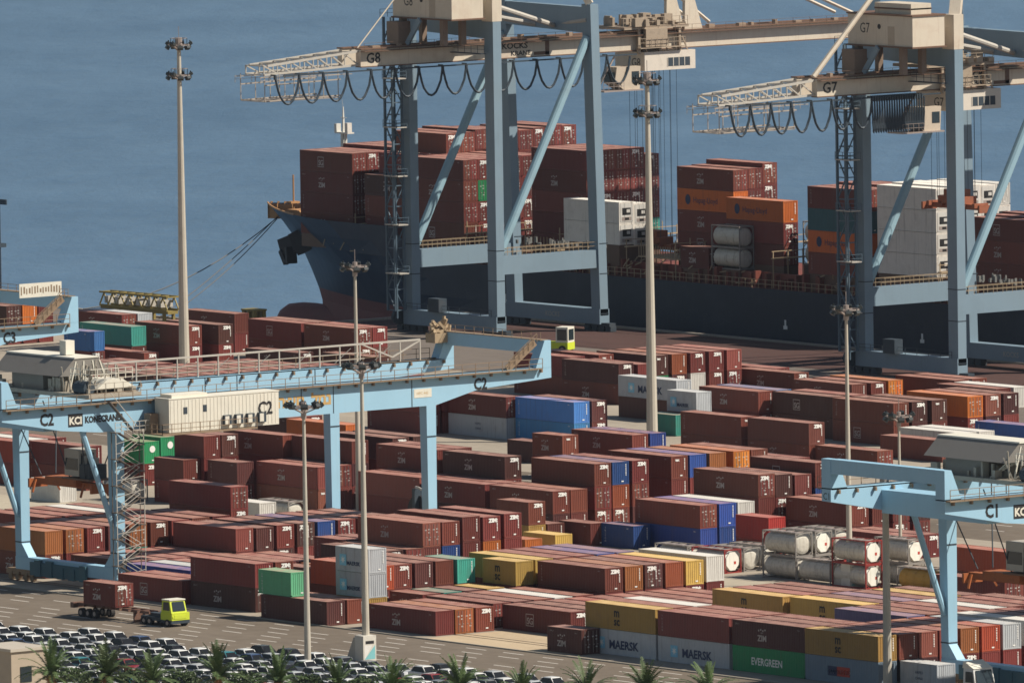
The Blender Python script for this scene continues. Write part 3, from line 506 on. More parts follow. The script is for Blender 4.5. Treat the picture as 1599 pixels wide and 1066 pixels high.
('behind the end of crane C3', 40, [(-307.4, 164.2, 5.4, 0, 'bb'), (-307.4, 166.91, 5.4, 0, 'ob'), (-307.4, 169.62, 5.4, 0, 'bb')]),
('behind the railing, right of the far left mast', 40, [(-226, 131, 2.7, 0, 'b'), (-226, 133.75, 2.7, 0, 'd'), (-226, 136.5, 2.7, 0, 'b'), (-226, 139.25, 2.7, 0, 'd'), (-226, 142.0, 2.7, 0, 'b'), (-226, 144.75, 2.7, 0, 'd'), (-226, 147.5, 2.7, 0, 'b'), (-226, 150.25, 2.7, 0, 'd'), (-226, 153.0, 2.7, 0, 'b')]),
('behind the middle of the girder railing', 40, [(-213, 131, 2.7, 0, 'd'), (-213, 133.75, 2.7, 0, 'b'), (-213, 136.5, 2.7, 0, 'b'), (-213, 139.25, 2.7, 0, 'b'), (-213, 142.0, 2.7, 0, 'b'), (-213, 144.75, 2.7, 0, 'b'), (-213, 147.5, 2.7, 0, 'b'), (-213, 150.25, 2.7, 0, 'b'), (-213, 153.0, 2.7, 0, 'b'), (-213, 155.75, 2.7, 0, 'b')]),
('low behind the girder C2 railing', 40, [(-200, 129, 2.7, 0, 'b'), (-200, 131.75, 2.7, 0, 'b'), (-200, 134.5, 2.7, 0, 'b'), (-200, 137.25, 2.7, 0, 'b'), (-200, 140.0, 2.7, 0, 'b'), (-200, 142.75, 2.7, 0, 'b'), (-200, 145.5, 2.7, 0, 'b'), (-200, 148.25, 2.7, 0, 'b'), (-200, 151.0, 2.7, 0, 'b'), (-200, 153.75, 2.7, 0, 'b')]),
('low behind the railing end of C2', 40, [(-187, 131, 2.7, 0, 'b'), (-187, 133.75, 2.7, 0, 'd'), (-187, 136.5, 2.7, 0, 'b'), (-187, 139.25, 2.7, 0, 'd'), (-187, 142.0, 2.7, 0, 'b'), (-187, 144.75, 2.7, 0, 'd'), (-187, 147.5, 2.7, 0, 'b'), (-187, 150.25, 2.7, 0, 'd')]),
('low left behind the girder railing', 40, [(-240, 128, 2.7, 0, 'b'), (-240, 130.75, 2.7, 0, 'b'), (-240, 133.5, 2.7, 0, 'b'), (-240, 136.25, 2.7, 0, 'b'), (-240, 139.0, 2.7, 0, 'b'), (-240, 141.75, 2.7, 0, 'b')]),
]
TIER = {1: [''], 2: ['top', 'bottom'], 3: ['top', 'middle', 'bottom']}
GROUPS = 'shipping containers stacked in the yard'
todo = []
for place, L, cols in YARD:
    for ci, (X1, Y0, zt, base, codes) in enumerate(cols):
        n = len(codes); h = (zt - base) / n
        for k, code in enumerate(codes):
            z = zt - (k + 1) * h; box = (X1 - CLEN[L], X1, Y0, Y0 + CW, z, z + h); ALL.append(box)
            if code == 'b':
                q = random.Random(int(X1*17 + Y0*29 + z*5)).random(); code = 'd' if q < .14 else 'e' if q < .26 else 'b'
            t = TIER[n][k]; w = WORD[code]
            if place[0] == '*': lab = place[1:].replace('{t}', t + ' tier'); lab = lab if n == 1 or '{t}' in place else lab + (', %s one' % t)
            else:
                thing = ('short ' if L == 20 and code not in 'TUVY' else '') + w + (' tank container' if code in 'TUVY' else ' container')
                lab = thing + ((', %s tier' % t) if t else '') + ((', %s column' % (ORD[ci] if ci else 'nearest')) if len(cols) > 1 else ',') + ' ' + place
                lab = lab.replace(',,', ',')
            todo.append((code, L, X1, Y0, z, h, lab, box, place, k))
for code, L, X1, Y0, z, h, lab, box, place, k in todo:
    ex, ey, ez = covered(box, 'x+'), covered(box, 'y-'), covered(box, 'z+')
    if ex and ey and ez: continue          # wholly enclosed by its neighbours: nothing of it can be seen
    hint = None
    if code == 's' and 'grey and brown' in place: hint = 'plain'
    if code == 's' and 'white truck' in place: hint = 'plain'
    put_container(code, L, X1, Y0, z, h, 1.0, lab, GROUPS, hint, seen=(not ex, not ey))
# ------------------------------------------------------------------ ground, roads, quay, sea
def ground_mat(name, c1, c2, scale, c3=None, rough=0.9):
    m = bpy.data.materials.new(name); m.use_nodes = True; N, L = nodes(m); b = N['Principled BSDF']; b.inputs['Roughness'].default_value = rough; b.inputs['Specular IOR Level'].default_value = 0.2
    tc = N.new('ShaderNodeTexCoord'); mp = N.new('ShaderNodeMapping'); mp.inputs['Scale'].default_value = (0.35, 1.2, 1); L.new(tc.outputs['Object'], mp.inputs[0])
    n1 = N.new('ShaderNodeTexNoise'); n1.inputs['Scale'].default_value = scale; n1.inputs['Detail'].default_value = 8; n1.inputs['Roughness'].default_value = 0.7; L.new(mp.outputs[0], n1.inputs['Vector'])
    n2 = N.new('ShaderNodeTexNoise'); n2.inputs['Scale'].default_value = scale*7; n2.inputs['Detail'].default_value = 5; L.new(tc.outputs['Object'], n2.inputs['Vector'])
    cr = N.new('ShaderNodeValToRGB'); e = cr.color_ramp.elements; e[0].position = 0.32; e[0].color = (*c1, 1); e[1].position = 0.68; e[1].color = (*c2, 1)
    ad = N.new('ShaderNodeMath'); ad.operation = 'MULTIPLY_ADD'; ad.inputs[1].default_value = 0.35; L.new(n2.outputs['Fac'], ad.inputs[0])
    sc = N.new('ShaderNodeMath'); sc.operation = 'MULTIPLY'; sc.inputs[1].default_value = 0.65; L.new(n1.outputs['Fac'], sc.inputs[0]); L.new(sc.outputs[0], ad.inputs[2])
    L.new(ad.outputs[0], cr.inputs[0]); L.new(cr.outputs[0], b.inputs['Base Color']); return m
ASPH = ground_mat('asphalt', (0.115, 0.092, 0.070), (0.180, 0.148, 0.115), 0.08)
YARDM = ground_mat('yard_concrete', (0.25, 0.215, 0.170), (0.37, 0.32, 0.255), 0.10)
QUAYM = ground_mat('quay_asphalt', (0.12, 0.10, 0.085), (0.17, 0.145, 0.125), 0.06)
SANDM = ground_mat('sandy_gravel', (0.38, 0.29, 0.19), (0.50, 0.40, 0.27), 0.2)
def sheet(name, x0, x1, y0, y1, z, m):
    return tag(MB().quad((x0, y0, z), (x1, y0, z), (x1, y1, z), (x0, y1, z)).build(name, m), kind='structure')
tag(MB().quad((-900, -1400, 0), (1300, -1400, 0), (1300, 206, 0), (-900, 206, 0)).quad((-303, 206, 0), (1300, 206, 0), (1300, 239.6, 0), (-303, 239.6, 0)).build('ground', YARDM), kind='structure')
sheet('road', -600, 700, -58, -27.2, 0.012, ASPH)
sheet('parking_ground', -600, 700, -100, -58.0, 0.008, ASPH)
sheet('inner_road', -600, 500, 84, 99, 0.010, ASPH)
sheet('quay_road', -700, 500, 182, 205.8, 0.011, QUAYM); sheet('quay_lane', -302.5, 500, 205.8, 216.2, 0.012, QUAYM)
sheet('crane_apron', -302.5, 500, 216.2, 239.5, 0.013, ground_mat('apron_rusty', (0.058, 0.032, 0.028), (0.095, 0.052, 0.044), 0.25))
sheet('gravel_plot', 44.5, 68.5, -26.8, -15.0, 0.016, SANDM)
sheet('tank_yard_pad', -140, 70, 26.0, 36.5, 0.014, ground_mat('pad_concrete', (0.33, 0.285, 0.215), (0.44, 0.385, 0.30), 0.12))
kb = MB()
for k in range(-60, 70): kb.box(k*10.0, k*10.0 + 9.97, -27.2, -26.9, 0, 0.14)
tag(kb.build('kerb', mat('kerb_stone', (0.30, 0.27, 0.22), scale=2, dirt=0.4)), kind='structure')
quw = MB().box(-303, 500, 239.6, 240.4, -12, 0.25).box(-303.8, -303, 206.8, 240.4, -12, 0.25).box(-900, -303, 206.0, 206.8, -12, 0.25).build('quay_wall', mat('quay_concrete', (0.28, 0.25, 0.21), streak=0.5)); tag(quw, kind='structure')
LINE = mat('road_paint', (0.62, 0.58, 0.52), var=0.25, dirt=0.5, dirtcol=(0.2, 0.17, 0.15), scale=1.5)
mk = MB()
for row in range(8):
    y = -29.2 - 2.75*row
    for k in range(-60, 60):
        x = k*6.9 + (row*2.9) % 6.9 + random.uniform(-0.4, 0.4)
        if y < -54.5 + 0.112*(x - 7) or random.random() < 0.06: continue
        mk.quad((x, y, 0.018), (x + 3.6, y, 0.018), (x + 3.6, y + 0.22, 0.018), (x, y + 0.22, 0.018))
for k in range(-45, 45):
    x = k*9.0; mk.quad((x, 96.5, 0.016), (x+3.4, 96.5, 0.016), (x+3.4, 96.72, 0.016), (x, 96.72, 0.016)); mk.quad((x+4, 92, 0.016), (x+7.4, 92, 0.016), (x+7.4, 92.22, 0.016), (x+4, 92.22, 0.016))
tag(mk.build('road_markings', LINE), kind='structure')
rl = MB()
for y in (-21.4, 22.3, 217.0, 235.0):
    for d in (-0.6, 0.6): rl.box(-600 if y < 200 else -300, 400, y + d - 0.05, y + d + 0.05, 0.013, 0.05)
tag(rl.build('crane_rails', mat('rail_steel', (0.16, 0.11, 0.09), metal=0.4)), kind='structure')
# sea
def sea():
    m = bpy.data.materials.new('sea_water'); m.use_nodes = True; N, L = nodes(m); b = N['Principled BSDF']
    b.inputs['Roughness'].default_value = 0.28; b.inputs['IOR'].default_value = 1.33; b.inputs['Specular IOR Level'].default_value = 0.5
    ge = N.new('ShaderNodeNewGeometry'); mp = N.new('ShaderNodeMapping'); mp.inputs['Rotation'].default_value = (0, 0, -AZ); L.new(ge.outputs['Position'], mp.inputs[0])
    mp2 = N.new('ShaderNodeMapping'); mp2.inputs['Scale'].default_value = (0.0009, 0.0048, 1); L.new(mp.outputs[0], mp2.inputs[0])
    n = N.new('ShaderNodeTexNoise'); n.inputs['Scale'].default_value = 1.0; n.inputs['Detail'].default_value = 7; n.inputs['Roughness'].default_value = 0.6; L.new(mp2.outputs[0], n.inputs['Vector'])
    mp3 = N.new('ShaderNodeMapping'); mp3.inputs['Scale'].default_value = (0.10, 0.035, 1); L.new(mp.outputs[0], mp3.inputs[0])
    n2 = N.new('ShaderNodeTexNoise'); n2.inputs['Scale'].default_value = 1.0; n2.inputs['Detail'].default_value = 6; n2.inputs['Roughness'].default_value = 0.75; L.new(mp3.outputs[0], n2.inputs['Vector'])
    ad = N.new('ShaderNodeMath'); ad.operation = 'MULTIPLY_ADD'; ad.inputs[1].default_value = 0.40; L.new(n2.outputs['Fac'], ad.inputs[0])
    sc = N.new('ShaderNodeMath'); sc.operation = 'MULTIPLY'; sc.inputs[1].default_value = 0.55; L.new(n.outputs['Fac'], sc.inputs[0]); L.new(sc.outputs[0], ad.inputs[2])
    cr = N.new('ShaderNodeValToRGB'); e = cr.color_ramp.elements; e[0].position = 0.36; e[0].color = (0.030, 0.085, 0.170, 1); e[1].position = 0.64; e[1].color = (0.082, 0.160, 0.265, 1)
    L.new(ad.outputs[0], cr.inputs[0]); L.new(cr.outputs[0], b.inputs['Base Color'])
    bp = N.new('ShaderNodeBump'); bp.inputs['Strength'].default_value = 0.5; bp.inputs['Distance'].default_value = 1.2; L.new(n2.outputs['Fac'], bp.inputs['Height']); L.new(bp.outputs[0], b.inputs['Normal'])
    return m
tag(MB().quad((-8600, -2600, -9.5), (4600, -2600, -9.5), (4600, 8600, -9.5), (-8600, 8600, -9.5)).build('sea', sea()), kind='structure')
# ------------------------------------------------------------------ thin sea haze
hz = bpy.data.materials.new('haze_air'); hz.use_nodes = True; N, L = nodes(hz); N.remove(N['Principled BSDF'])
pv = N.new('ShaderNodeVolumePrincipled'); pv.inputs['Color'].default_value = (0.66, 0.80, 1.0, 1); pv.inputs['Density'].default_value = 0.000012; pv.inputs['Anisotropy'].default_value = 0.1
L.new(pv.outputs[0], N['Material Output'].inputs['Volume'])
tag(MB().box(-8700, 4700, -2700, 8700, -13.5, 170.0).build('haze', hz), kind='stuff')
# ------------------------------------------------------------------ container ship
HULLB = mat('hull_navy', (0.010, 0.022, 0.044), rough=0.5, var=0.25, dirt=0.45, dirtcol=(0.045, 0.056, 0.066), scale=0.12, streak=0.25, spec=0.3)
HULLR = mat('hull_oxide', (0.215, 0.072, 0.062), rough=0.7, var=0.2, dirt=0.4, dirtcol=(0.09, 0.06, 0.05), scale=0.2, streak=0.3)
OXIDE = mat('deck_oxide', (0.17, 0.045, 0.03), dirt=0.5, scale=0.4)
DECKM = mat('deck_buff', (0.22, 0.13, 0.075), dirt=0.5, scale=0.6)
RIGG = mat('rigging_buff', (0.36, 0.27, 0.17), dirt=0.4, scale=1.0)
GREASE = mat('dark_fitting', (0.02, 0.02, 0.024), var=0.2, dirt=0.1)
SHIP = empty('container_ship', (-260, 261, -6)); tag(SHIP, 'navy blue container ship with oxide red bottom moored at the quay', 'ship')
def bank(bm, name, mats, parent=SHIP, smooth=False):
    """world-coordinate mesh made a child of a placed root"""
    o = bm.build(name, mats, None, smooth); o.data.transform(Matrix.Translation(-parent.location)); o.parent = parent; return o
HB, YC, DK = 16.3, 261.3, 6.6
def stem(z):   # x of the stem at height z
    pts = [(-11.5, -365), (-9, -365), (-2.1, -365.8), (-0.1, -367.0), (3.6, -369.5), (7, -373.3), (9.5, -376.6), (11.2, -379.3)]
    for (z0, x0), (z1, x1) in zip(pts, pts[1:]):
        if z <= z1: return x0 + (x1 - x0) * (z - z0) / (z1 - z0)
    return pts[-1][1]
def half(x, z):
    t = max(0.0, (x - stem(z)) / (42 + 20 * max(0, min(1, (8.0 - z) / 12)))); t = min(1.0, t)
    return HB * (1 - (1 - t) ** (1.72 - 0.25 * max(0, min(1, (7 - z) / 10))))
def hull():
    b = MB(); zs = [-11, -8, -5, -2.6, -0.85, -0.849, 1.5, 4, DK]; ts = [0, .01, .03, .06, .1, .14, .18, .24, .3, .36, .44, .54, .68, .84, 1.0]
    def col(z): return [stem(z) + t * (62) for t in ts] + [-240, -110]
    for s in (-1, 1):
        for z0, z1 in zip(zs, zs[1:]):
            a, c = col(z0), col(z1); m = 1 if z1 < -0.8495 else 0
            for k in range(len(a) - 1):
                b.quad((a[k], YC + s*half(a[k], z0), z0), (a[k+1], YC + s*half(a[k+1], z0), z0), (c[k+1], YC + s*half(c[k+1], z1), z1), (c[k], YC + s*half(c[k], z1), z1), m)
    return bank(b, 'hull', [HULLB, HULLR])
hull()
fb = MB()
for s in (-1, 1):
    zs = [DK, 8.6, 11.0]
    xs = [0, .6, 2, 4, 7, 11, 16, 22, 28, 36, 44, 52.5]
    for z0, z1 in zip(zs, zs[1:]):
        for k in range(len(xs) - 1):
            P = lambda x, z: (stem(z) + x, YC + s*half(stem(z) + x, z), z)
            fb.quad(P(xs[k], z0), P(xs[k+1], z0), P(xs[k+1], z1), P(xs[k], z1), 0)
bank(fb, 'forecastle', [HULLB])
il = MB()
for s in (1,):
    xs = [0.4, 2, 4, 7, 11, 16, 22, 28]
    for a, c in zip(xs, xs[1:]):
        Q = lambda x, z: (stem(11) + x + 0.3, YC + s*(half(stem(11) + x, 10.2) - 0.35), z)
        il.quad(Q(a, 8.72), Q(c, 8.72), Q(c, 10.9), Q(a, 10.9))
        il.beam(Q(a, 8.72), Q(a, 10.9), 0.12, 0.3)
bank(il, 'bulwark_lining', [mat('bow_buff', (0.42, 0.22, 0.09), dirt=0.4, scale=1.5)])
dk = MB()
def plan(z, x0, x1, n, zz, m):
    P = [(x0 + (x1-x0)*k/n) for k in range(n+1)]
    for a, c in zip(P, P[1:]): dk.quad((a, YC-max(0, half(a, z)-0.8), zz), (c, YC-max(0, half(c, z)-0.8), zz), (c, YC+max(0, half(c, z)-0.8), zz), (a, YC+max(0, half(a, z)-0.8), zz), m)
plan(DK, stem(DK), -325, 14, DK - 0.05, 0); dk.quad((-325, YC-HB, DK-0.05), (-110, YC-HB, DK-0.05), (-110, YC+HB, DK-0.05), (-325, YC+HB, DK-0.05), 0)
bank(dk, 'deck', [OXIDE])
fd = MB()
xs = [stem(8.8) + k for k in (0.1, 1, 3, 6, 10, 16, 25, 40, 51)]
for a, c in zip(xs, xs[1:]): fd.quad((a, YC-max(0, half(a, 8.6)-0.9), 8.7), (c, YC-max(0, half(c, 8.6)-0.9), 8.7), (c, YC+max(0, half(c, 8.6)-0.9), 8.7), (a, YC+max(0, half(a, 8.6)-0.9), 8.7))
bank(fd, 'forecastle_deck', [DECKM])
sy = MB()     # ribbed buff bulwark stays round the bow, winches, light posts
for k in range(16):
    x = stem(11) + 0.4 + k*0.9
    for s in (1,):
        y = YC + s*(half(x, 11) - 0.15); sy.beam((x, y, 8.7), (x + 0.1, y + s*0.25, 11.2), 0.16, 0.34)
sy.box(-370, -367.5, YC-3, YC-0.5, 8.7, 10.6); sy.box(-365, -363, YC-4, YC-1.5, 8.7, 10.8); sy.tube([(-366, YC-4, 9.8), (-366, YC+4, 9.8)], 0.9, 10)
sy.tube([(-372.5, YC, 8.7), (-372.5, YC, 15.4)], 0.13, 6); sy.box(-373.2, -372, YC-0.8, YC+0.8, 11.2, 11.5)
bank(sy, 'bow_fittings', [mat('bow_buff', (0.42, 0.22, 0.09), dirt=0.4, scale=1.5)])
rim = MB()
px = None
for k in range(30):
    x = stem(11) + k*0.8 + 0.02
    for s in (-1, 1): pass
    p = (x, YC - half(x, 11), 11.05)
    if px: rim.beam(px, p, 0.2, 0.2)
    px = p
bank(rim, 'bulwark_rim', [mat('bow_buff', (0.42, 0.22, 0.09))])
bu = MB(); n = 14; rings = []
for x, r in [(-376.3, 0.3), (-375.9, 1.3), (-374.9, 2.2), (-373.4, 2.85), (-371, 3.15), (-368, 3.2), (-362, 3.0), (-354, 2.6)]:
    i = len(bu.v); bu.v += [(x, YC + r*0.8*cos(2*pi*k/n), -6.4 + r*sin(2*pi*k/n)) for k in range(n)]; rings.append(i)
for A, B in zip(rings, rings[1:]):
    for k in range(n): bu.f.append((A+k, A+(k+1) % n, B+(k+1) % n, B+k)); bu.m.append(0)
bu.f.append(tuple(rings[0]+k for k in range(n))); bu.m.append(0)
bank(bu, 'bulbous_bow', [HULLR], smooth=True)
an = MB(); ax, az = -360.4, 6.4; ay = YC - half(ax, az) - 0.1
an.beam((ax+2.2, ay+1.2, az+1.6), (ax-0.6, ay-1.2, az-0.2), 3.6, 3.4); an.beam((ax-0.4, ay-1.0, az+0.2), (ax-3.6, ay-1.6, az-0.9), 0.9, 2.6)
an.beam((ax-1.4, ay-1.6, az-0.6), (ax-1.0, ay-1.7, az-3.0), 1.6, 0.7); an.beam((ax-3.4, ay-1.7, az-1.2), (ax-1.9, ay-1.9, az-3.0), 0.8, 0.8)
bank(an, 'anchor', [GREASE])
fm = MB(); mx, my = -356.6, 259
fm.beam((mx-0.3, my, DK), (mx-0.25, my, 22.4), 0.5, 0.5); fm.beam((mx+0.55, my, DK), (mx+0.4, my, 22.4), 0.32, 0.32)
fm.box(mx-1.5, mx+1.7, my-0.6, my+0.6, 22.3, 22.5); fm.box(mx-1.55, mx-1.0, my-.6, my+0.2, 22.5, 23.7); fm.box(mx+1.0, mx+1.7, my-.6, my+0.2, 22.5, 23.9); fm.beam((mx-0.1, my, 22.4), (mx-0.1, my, 26.2), 0.36, 0.36, w2=0.12, h2=0.12); fm.beam((mx-0.8, my, 24.6), (mx+0.6, my, 24.6), 0.08, 0.08); fm.tube([(mx-0.1, my, 26), (mx-0.3, my, 27.2)], 0.03, 4)
bank(fm, 'foremast', [mat('mast_white', (0.62, 0.60, 0.54), dirt=0.3)])
# side deck: coaming, stanchions, rails and gangways
cm = MB(); cm.box(-326, -110, 247.0, 247.5, DK, 8.6); rq = random.Random(9)
for k in range(120):
    x = -326 + k*1.8 + rq.uniform(-.5, .5); cm.box(x, x+rq.uniform(.2, .6), 245.6 + rq.uniform(0, .8), 246.9, DK, 7.6 + rq.uniform(0, 1.4))
bank(cm, 'hatch_coaming', [OXIDE])
sr = MB()
for k in range(146):
    x = -326 + k*1.48; sr.box(x, x+0.07, 245.1, 245.17, DK, DK + 1.2)
for z in (0.6, 1.2): sr.box(-326, -110, 245.1, 245.16, DK + z - 0.04, DK + z + 0.03)
bank(sr, 'side_railing', [RIGG])
# deck stacks: (right end X, near Y, top z, columns, colour rows from the top, place)
SC = 1.05; TH = 3.03
STK = [('forward', -341.0, 248.9, 20.6, [('bbbb', 0), ('bbbb', 0), ('bbbb', 0), ('bbbb', .5), ('bbbb', .5), ('bbbb', .5)], 40),
 ('second', -324.0, 248.0, 20.9, [('dbbb', -3), ('bdbb', 0), ('bbbbb', 3.05), ('bbbbb', 3.1), ('bbbbb', 3.4), ('bbbbb', 3.0), ('bbbbb', 3.1), ('bbbbb', 2.9), ('bbbbb', 3.1), ('bbbbb', 3.3), ('bbbbb', 3.2)], 40),
 ('third', -311.2, 246.6, 21.1, [('bbbb', 0), ('bgbb', 0), ('bbbb', 0), ('bbbb', 0), ('bbbb', 0.1), ('bbbb', 0)], 40),
 ('fourth', -289.4, 252.0, 23.1, [('bbbbb', 0), ('bbbbb', 0), ('bbbbb', 0), ('bbbbb', 0), ('bbbt', -1.0)], 40),
 ('fifth', -274.9, 246.6, 16.8, [('RR', 0), ('RR', -0.3)], 40),
 ('sixth', -255.7, 252.0, 21.9, [('bobb', 0), ('bbbb', 0.1), ('bbbb', 0.7)], 40),
 ('seventh', -241.0, 249.2, 18.4, [('obb', 0)], 40),
 ('seventh', -247.6, 246.6, 14.7, [('TT', 0), ('bo', 0)], 20),
 ('small', -254.6, 246.6, 11.4, [('b', 0)], 20),
 ('eighth', -233.4, 251.6, 15.6, [('UU', 0), ('TT', 0), ('bb', 0.6)], 20),
 ('ninth', -219.5, 246.6, 21.1, [('bqob', 0), ('brbb', 0), ('bbbb', 0.3), ('bbbb', 0.2), ('bbbb', 0)], 40),
 ('tenth', -204.2, 246.6, 22.0, [('RRRR', 0), ('RRRR', 0.2), ('RRRR', 0.2), ('RRRR', 0.1), ('wRRR', 0.2)], 40),
 ('eleventh', -183.6, 246.6, 18.6, [('bbb', 0), ('bdb', 0.2), ('bbb', 0.4)], 40),
 ('twelfth', -170.2, 248.0, 21.4, [('bbbb', 0), ('bbbb', 0.3)], 40)]
SPH = {'forward': 'of the foremost bay at the ship bow', 'second': 'of the bay behind the left G8 leg', 'third': 'of the bay left of the centre legs of G8', 'fourth': 'of the tall bay by the waterside leg of G8', 'fifth': 'before the waterside leg of crane G8',
 'sixth': 'of the free standing bay between the cranes', 'seventh': 'before the bay between the cranes', 'small': 'on the side deck between the cranes', 'eighth': 'in shadow left of crane G7', 'ninth': 'just left of the ladder tower of G7', 'tenth': 'between the legs of crane G7', 'eleventh': 'right of the legs of crane G7', 'twelfth': 'at the right end of the ship'}
ship_todo = []
for nm, X1, Y0, zt, cols, L in STK:
    for ci, (codes, dz) in enumerate(cols):
        y = Y0 + ci*2.62; top = zt + dz
        for k, code in enumerate(codes):
            z = top - (k+1)*TH; box = (X1 - CLEN[L]*SC, X1, y, y + CW*SC, z, z + TH); ALL.append(box)
            t = TIER.get(len(codes), ['top', 'second', 'third', 'fourth', 'lowest'] if len(codes) > 3 else [''])[k] if len(codes) <= 3 else ['top', 'second', 'third', 'fourth', 'fifth'][k]
            ship_todo.append((code, L, X1, y, z, (('short ' if L == 20 and code not in 'TUVY' else '') + WORD[code] + (' tank container' if code in 'TUVY' else ' container') + ((', %s tier' % t) if t else '') + ((', %s column' % (ORD[ci] if ci else 'nearest')) if len(cols) > 1 else ',') + ' ' + SPH[nm]).replace(',,', ','), box))
        zb = top - len(codes)*TH
        if zb > DK + 0.3: bank(MB().box(X1 - CLEN[L]*SC + 0.1, X1 - 0.1, y + 0.02, y + 2.6, DK, zb - 0.01), 'hatch_cover', [mat('hatch_paint', (0.13, 0.075, 0.05), dirt=0.5, scale=0.5)])
for code, L, X1, y, z, lab, box in ship_todo:
    ex, ey, ez = covered(box, 'x+'), covered(box, 'y-'), covered(box, 'z+')
    if ex and ey and ez: continue
    put_container(code, L, X1, y, z, TH, SC, lab, 'containers stowed on the ship', 'hapag' if code == 'o' and L == 40 else None, door=(code in 'bdgt' and z > 9), seen=(not ex, not ey))
lb = MB(); rnd = random.Random(5)       # lashing bridges, ladders and loose gear between the bays
for x in (-337.2, -323.2, -310.4, -288.6, -273.2, -262, -240, -219, -203.4, -182.8):
    for y in [246.4 + 2.62*k for k in range(11)]:
        lb.box(x, x+0.12, y, y+0.12, DK, 11.6 + rnd.random())
    lb.box(x-0.1, x+0.7, 246.2, 273, 10.6, 10.75); lb.box(x, x+0.1, 246.2, 273, 11.6, 11.7)
for k in range(150):
    x = rnd.uniform(-345, -150); y = rnd.uniform(245.4, 247.6); z = DK + rnd.uniform(0, 2.2); w = rnd.uniform(0.2, 1.6)
    lb.beam((x, y, z), (x+w, y+rnd.uniform(-.3, .3), z+rnd.uniform(-0.2, 1.2)), 0.12, 0.14)
for k in range(46):
    x = -309 + k*0.75 if k < 24 else -272 + (k-24)*0.55
    lb.box(x, x+0.1, 247.7, 247.8, 9.2, 10.9)
lb.box(-309, -291.5, 247.6, 250, 9.0, 9.2); lb.box(-272, -260, 247.6, 262, 9.2, 9.4); lb.box(-272, -260, 262, 262.2, 9.4, 10.9)
bank(lb, 'lashing_gear', [RIGG])
dm = MB()
for X_, z_ in ((-236, 1.2), (-206, 1.0), (-300, 1.4)):
    dm.quad((X_, YC-HB-0.03, z_), (X_+0.9, YC-HB-0.03, z_), (X_+0.9, YC-HB-0.03, z_+0.5), (X_, YC-HB-0.03, z_+0.5)); dm.quad((X_+0.25, YC-HB-0.03, z_+0.5), (X_+0.65, YC-HB-0.03, z_+0.5), (X_+0.65, YC-HB-0.03, z_+1.3), (X_+0.25, YC-HB-0.03, z_+1.3))
bank(dm, 'hull_mark', [INK])
rope = MB()
for a, c, sag in (((-376.2, 260.9, 9.0), (-328, 205.2, 0.4), 0.6), ((-376.0, 260.9, 9.0), (-347, 205.2, 0.4), 2.6), ((-376.1, 260.9, 8.8), (-326.5, 205.2, 0.4), 1.0)):
    a = Vector(a); c = Vector(c); rope.tube([a.lerp(c, k/10) - Vector((0, 0, sag*4*(k/10)*(1-k/10))) for k in range(11)], 0.09, 4)
tag(rope.build('mooring_line', mat('rope', (0.10, 0.10, 0.10))), 'slack mooring lines from the ship bow to the quay', 'rope')
# ------------------------------------------------------------------ quay cranes
STSB = mat('crane_grey_blue', (0.19, 0.265, 0.325), rough=0.5, var=0.14, dirt=0.3, dirtcol=(0.14, 0.17, 0.18), scale=0.15, streak=0.25)
CREAM = mat('crane_cream', (0.58, 0.51, 0.41), rough=0.55, var=0.12, dirt=0.35, dirtcol=(0.26, 0.13, 0.08), scale=0.25, streak=0.25)
RUST = mat('rust_edge', (0.15, 0.085, 0.055), dirt=0.5, scale=1.0)
GALV = mat('galvanised_light', (0.45, 0.42, 0.37), dirt=0.3, scale=1.0)
STEELD = mat('dark_steel', (0.035, 0.05, 0.065), var=0.2, dirt=0.2)
GLASS = mat('cab_glass', (0.02, 0.03, 0.035), rough=0.1, dirt=0.0, var=0, spec=0.6)
def rail_run(b, pts, h=1.1, step=2.0, r=0.05, mid=True, m=0):
    for a, c in zip(pts, pts[1:]):
        a = Vector(a); c = Vector(c); n = max(1, int((c-a).length/step))
        for k in range(n+1):
            p = a.lerp(c, k/n); b.beam(p, p + Vector((0, 0, h)), r, r, m)
        for z in ((h, h*0.5) if mid else (h,)): b.beam(a + Vector((0, 0, z)), c + Vector((0, 0, z)), r, r, m)
